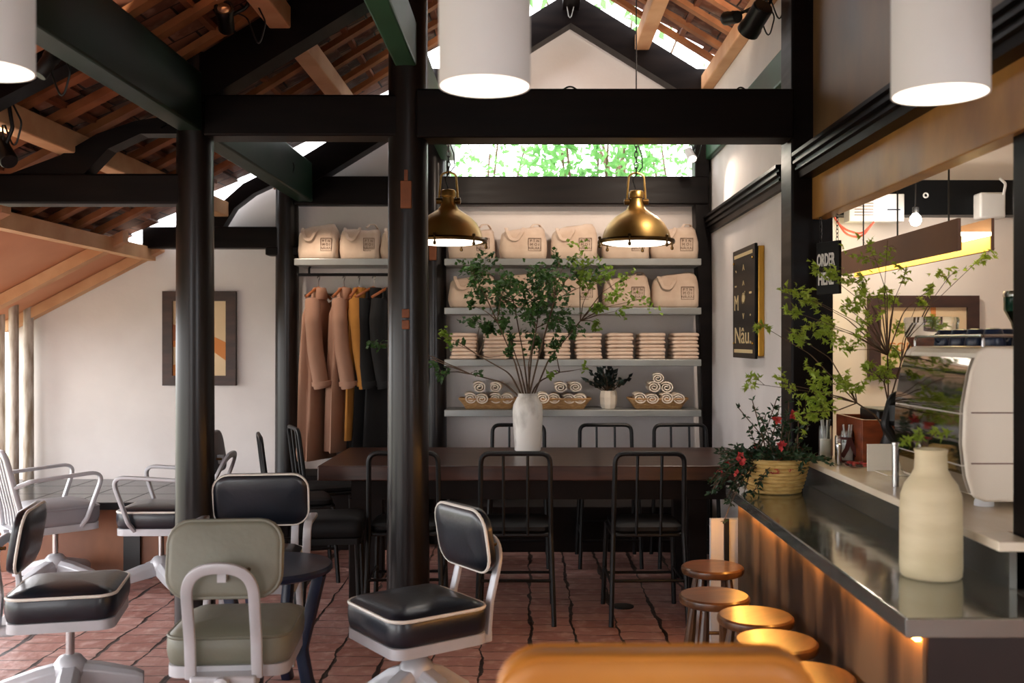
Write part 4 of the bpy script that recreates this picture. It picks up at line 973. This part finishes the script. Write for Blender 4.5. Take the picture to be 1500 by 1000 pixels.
t = thing('bare_bulb', 'glowing bulb hanging before the black beam', 'bulb', pb); b = MB(); b.lathe([(.002,-.035),(.022,-.028),(.032,-.005),(.028,.018),(.014,.035)], 20); b.build('globe', M['bulb'], t); b = MB(); b.lathe([(.015,.035),(.018,.04),(.018,.07),(.006,.075)], 14); b.build('socket', M['black'], t); b = MB(); b.tube([(0,0,.075),(.0,0,2.75-pb.z)], .004, 6); b.build('cord', M['black'], t)
b = MB()
for k in range(2): b.tube(fillet([P(1222+k*6,318+k*10,5.7), P(1240,345-k*8,5.7), P(1262,348-k*4,5.7), P(1280,325,5.72)], .1, 6), .006, 6)
tag(b.build('red_cable', M['redwire']), 'loops of red cable on the bar wall near the sign', 'cable')
pc = P(1350,494,6.0); pc.y = 5.998
t = picture('framed_poster', 'brown framed coffee poster on the bar wall', pc, .66, .50, .07)
b = MB(); b.span((.045,-.024,.0),(.075,-.019,.18)); b.build('orange_stripe', M['art2'], t, smooth=0)
b = MB(); b.span((-.02,-.024,.06),(.045,-.019,.075)); b.build('dark_bar', M['frame'], t, smooth=0)
b = MB(); vs, fs = textmesh('COFFEE', .075, .001, .95); b.add([Vector((p.x-.09,-.0215-p.z,p.y-.06)) for p in vs], fs); b.build('lettering', M['art2'], t, smooth=0)
# wooden box with tablet
LZ = .873
t = thing('wooden_box', 'red brown wooden box on the ledge behind the white card', 'box', (1.58,4.42,LZ))
b = MB(); b.span((-.17,-.2,0),(.17,-.185,.195)); b.span((-.17,.145,0),(.17,.16,.195)); b.span((-.17,-.185,0),(-.155,.145,.195)); b.span((.155,-.185,0),(.17,.145,.195)); b.span((-.155,-.185,.14),(.155,.145,.15)); b.build('body', M['boxwood'], t, smooth=0, bevel=.002)
b = MB(); b.span((-.01,-.2,0),(0,-.202,.01)); 
o = MB().span((1.49,4.27,LZ+.151),(1.73,4.5,LZ+.235)).build('card_printer', M['black'], bevel=.01); tag(o, 'flat black device set in the wooden box', 'device')
o = MB().box((1.44,4.05,LZ+.055),(.135,.006,.11)).build('white_card', M['card'], smooth=0); tag(o, 'blank white card leaning before the wooden box', 'card')
o = MB().span((1.40,3.9,LZ),(1.6,4.08,LZ+.004)).build('paper_menu', M['card'], smooth=0); tag(o, 'pale paper menu lying on the ledge', 'menu')
# straw jars
def jar(label, p, r, h, fill, straws=0, ribbon=False):
    t = thing('glass_jar', label, 'jar', p)
    b = MB(); b.lathe([(r*.95,0),(r,.005),(r,h*.9),(r*.9,h),(r*.82,h),(r*.9,h*.88),(r*.9,.01),(.002,.008)], 24); b.build('glass', M['glass'], t)
    b = MB(); b.lathe([(r*.82,.012),(r*.82,h*.6),(.002,h*.62)], 16); b.build('contents', fill, t)
    if straws:
        for i in range(straws):
            a = i*2.4; q = MB(); q.tube([(r*.3*math.cos(a), r*.3*math.sin(a), h*.55), (r*.7*math.cos(a), r*.7*math.sin(a), h*1.18)], .004, 6); q.build('straw', M['black'] if i % 2 else M['whitebd'], t)
    if ribbon:
        for sx in (-1,1): 
            q = MB(); q.sweep([(0,-r-.004,h*.75),(sx*.015,-r-.01,h*.45),(sx*.035,-r-.008,h*.2)], rr(.02,.003,.001,1), N=(0,1,0)); q.build('ribbon', M['ribbon'], t)
        q = MB(); q.lathe([(r+.002,h*.72),(r+.004,h*.76),(r+.002,h*.8)], 20, cap=False); q.build('band', M['ribbon'], t)
    return t
jar('tall glass jar of straws beside the square post', (1.325,4.46,LZ), .03, .15, M['card'], 7)
jar('glass jar tied with dark red ribbons on the ledge', (1.385,4.34,LZ), .028, .14, M['signwht'], 5, True)
jar('short clear jar against the wooden box', (1.377,4.42,LZ), .022, .11, M['art'])
t = thing('salt_shaker', 'slim steel shaker at the ledge edge', 'shaker', (1.315,4.24,LZ)); b = MB(); b.lathe([(.014,0),(.015,.004),(.01,.06),(.014,.075),(.012,.09),(.002,.094)], 16); b.build('body', M['stainless'], t)
t = thing('candy_dish', 'low dish of red sweets by the wooden box', 'dish', (1.38,4.19,LZ)); b = MB(); b.lathe([(.03,0),(.05,.006),(.055,.016),(.05,.016),(.03,.008)], 24); b.build('plate', M['glass'], t)
b = MB()
for i in range(14): b.M = Matrix.Translation((R.uniform(-.035,.035),R.uniform(-.035,.035),.014)); b.lathe([(.002,-.008),(.008,-.004),(.008,.004),(.002,.008)], 8)
b.build('sweets', M['flower'], t)['kind'] = 'stuff'
# espresso machine
t = thing('espresso_machine', 'cream espresso machine with mirrored panels on the ledge', 'coffee machine', (1.38,3.14,LZ))
MYL = .6
prof = [(.06,.02),(.02,.035),(.0,.1),(-.012,.2),(-.008,.32),(.012,.43),(.035,.495),(.06,.51),(.5,.51),(.52,.49),(.52,.02)]
b = MB(); b.prism(prof, 'y', 0, .02); b.build('end_panel', M['machine'], t, smooth=0, bevel=.012, seg=3)
b = MB(); b.prism(prof, 'y', MYL-.02, MYL); b.build('end_panel', M['machine'], t, smooth=0, bevel=.008)
b = MB(); b.prism([(x+.012 if x < .3 else x-.01, z*.98+.003) for x, z in prof], 'y', .02, MYL-.02); b.build('body', M['machine'], t, smooth=30)
def panelstrip(zs, name):
    b = MB()
    pts = []
    for z in zs:
        for i in range(len(prof)-1):
            (x0,z0),(x1,z1) = prof[i], prof[i+1]
            if z0 <= z <= z1 and i < 7: pts.append((x0+(x1-x0)*(z-z0)/(z1-z0+1e-9), z)); break
    poly = [(x-.006, z) for x, z in pts]+[(x+.014, z) for x, z in reversed(pts)]
    b.prism(poly, 'y', .022, MYL-.022); return b.build(name, M['chrome'], t, smooth=50)
panelstrip([.30+.175*i/10 for i in range(11)], 'mirror_panel'); panelstrip([.135+.16*i/10 for i in range(11)], 'mirror_panel'); panelstrip([.045+.085*i/6 for i in range(7)], 'mirror_panel')
for z in (.3,.14):
    b = MB(); b.span((.012,-.002,z),(.51,.001,z+.004)); b.build('seam', M['hoodbrn'], t, smooth=0)
for x in (.08,.45):
    for yy in (.06,MYL-.06): b = MB(); b.lathe([(.03,0),(.03,.012),(.024,.03)], 16, (x,yy,0)); b.build('foot', M['whitebd'] if x < .2 else M['black'], t)
b = MB(); b.tube(fillet([(.06,.02,.51),(.06,.02,.545),(.06,MYL-.02,.545),(.06,MYL-.02,.51)], .02), .005, 8); b.tube(fillet([(.5,.02,.51),(.5,.02,.545),(.06,.02,.545)], .02), .005, 8); b.build('cup_rail', M['stainless'], t)
cup0 = None; n = 0
for i in range(4):
    for j in range(3):
        p = (1.38+.12+j*.1, 3.14+.08+i*.125, LZ+.512)
        if cup0 is None:
            cup0 = thing('cup', '', 'cup', p, 0, 'black cups on the espresso machine'); b = MB(); b.lathe([(.036,0),(.038,.004),(.034,.03),(.026,.055),(.016,.058),(.002,.058)], 20); b.build('body', M['navy'], cup0)
            b = MB(); b.tube(fillet([(.03,0,.045),(.055,0,.04),(.05,0,.015),(.034,0,.012)], .015, 4), .004, 6); b.build('handle', M['navy'], cup0); o = cup0
        else: o = dup(cup0, p, R.uniform(0,6))
        o['label'] = f'upturned black cup, {ORD[i]} row back, {ORD[j]} from the mirrored side, on the espresso machine'
o = MB().lathe([(.012,0),(.012,.15),(.015,.152),(.015,.16)], 14, (1.33,3.62,LZ)).build('steel_canister', M['stainless']); tag(o, 'slim steel cylinder beside the espresso machine corner', 'canister')
# grinders
def grinder(label, p, hop, h, tint):
    t = thing('coffee_grinder', label, 'grinder', p)
    b = MB(); b.pad(.18,.22,.04, [(.01,0),(0,.01),(0,.06),(.03,.08),(.035,.36),(.02,.4),(.02,h),(.06,h+.01)]); b.build('body', M['black'], t)
    b = MB(); b.lathe([(.05,h+.01),(hop*.7,h+.05),(hop,h+.1),(hop,h+.15)], 30, cap=False); b.build('hopper', tint, t)
    b = MB(); b.lathe([(.04,h+.015),(hop*.66,h+.05),(hop*.9,h+.095),(.002,h+.1)], 30); b.build('beans', M['beans'], t)
    b = MB(); b.lathe([(hop*1.02,h+.15),(hop*1.04,h+.16),(hop,h+.172),(.002,h+.176)], 30); b.build('lid', M['glass'] if tint is M['glass'] else M['stainless'], t)
    b = MB(); b.tube(fillet([(-.08,-.03,.33),(-.17,-.05,.31),(-.2,-.05,.2),(-.16,-.05,.14)], .04), .02, 10); b.lathe([(.03,.2),(.045,.22),(.045,.28),(.02,.3)], 16, (-.15,-.05,0)); b.build('doser', M['iron'], t)
    return t
grinder('black coffee grinder with clear bean hopper behind the espresso machine', (1.585,3.93,LZ), .1, .45, M['glass'])
grinder('coffee grinder with dark green glass hopper at the square post', (1.93,3.86,LZ), .085, .55, M['glassg'])
# maple branches
mr = Vector((1.5,4.15,LZ+.15))
t = thing('maple_branches', 'airy maple branches with yellow-green leaves over the bar ledge', 'plant', (1.5,4.15,LZ+.02))
k = 'leafm'
ml = [(1170,430,20,18,k),(1198,470,24,26,k),(1150,482,16,10,k),(1108,472,10,6,k),(1232,444,24,20,k),(1250,405,18,12,k),(1282,378,24,12,k),(1300,352,16,6,k),(1330,392,16,7,k),(1392,402,16,8,k),(1428,386,16,8,k),(1368,418,12,6,k),
      (1182,572,30,40,k,-.1),(1215,560,20,22,k),(1248,572,16,12,k),(1106,562,12,6,k),(1292,540,20,22,k),(1328,482,16,14,k),(1362,466,12,10,k),(1262,470,20,14,k),(1284,432,16,10,k),(1240,512,14,10,k),(1140,560,14,10,k),(1305,505,12,10,k),(1210,400,14,10,k),(1180,605,10,6,k)]
mains = [P(1300,520,3.98), P(1295,560,3.98), P(1255,590,3.98), P(1320,530,4.0)]
ml = [(a, b, c*1.8, n, kk, *dd) for a, b, c, n, kk, *dd in ml]+[(1215,480,24,14,k),(1265,420,20,10,k),(1195,440,18,10,k),(1310,440,20,8,k),(1270,540,18,8,k),(1345,440,14,6,k),(1160,455,16,8,k)]
branches(t, mr, ml, .027, .02, 3.98, .25, [k], True, .003, 3.0, mains)
o = MB().lathe([(.035,0),(.045,.02),(.04,.1),(.025,.14),(.028,.16),(.022,.16),(.02,.12)], 24, (1.5,4.15,LZ)).build('bud_vase', M['black']); tag(o, 'small black vase holding the maple branches on the ledge', 'vase')
# ------------------------------------------------------------------ lights of the bar
def plight(p, e, c, r=.03):
    l = bpy.data.lights.new('lamp_light', 'POINT'); l.energy = e; l.color = c; l.shadow_soft_size = r
    o = bpy.data.objects.new('lamp_light', l); col.objects.link(o); o.location = p; return o
plight(pb+Vector((0,-.06,-.02)), 8, (1,.9,.78))
# ------------------------------------------------------------------ world and camera
w = bpy.data.worlds.new('sky'); sc.world = w; w.use_nodes = True
nt = w.node_tree; bg = nt.nodes['Background']; bg.inputs['Color'].default_value = (.98,.975,1.0,1); bg.inputs['Strength'].default_value = 5.5
cam = bpy.data.cameras.new('camera'); cam.lens = 35; cam.sensor_width = 36; cam.shift_x = -26/1500; cam.clip_start = .05
cam.dof.use_dof = True; cam.dof.focus_distance = 5.0; cam.dof.aperture_fstop = 2.8
co = bpy.data.objects.new('camera', cam); col.objects.link(co); co.location = (0,0,1.4); co.rotation_euler = (PI/2,0,0)
sc.camera = co
sc.view_settings.view_transform = 'Standard'; sc.view_settings.look = 'None'; sc.view_settings.gamma = 1; sc.view_settings.exposure = .42
sc.cycles.sample_clamp_indirect = 6
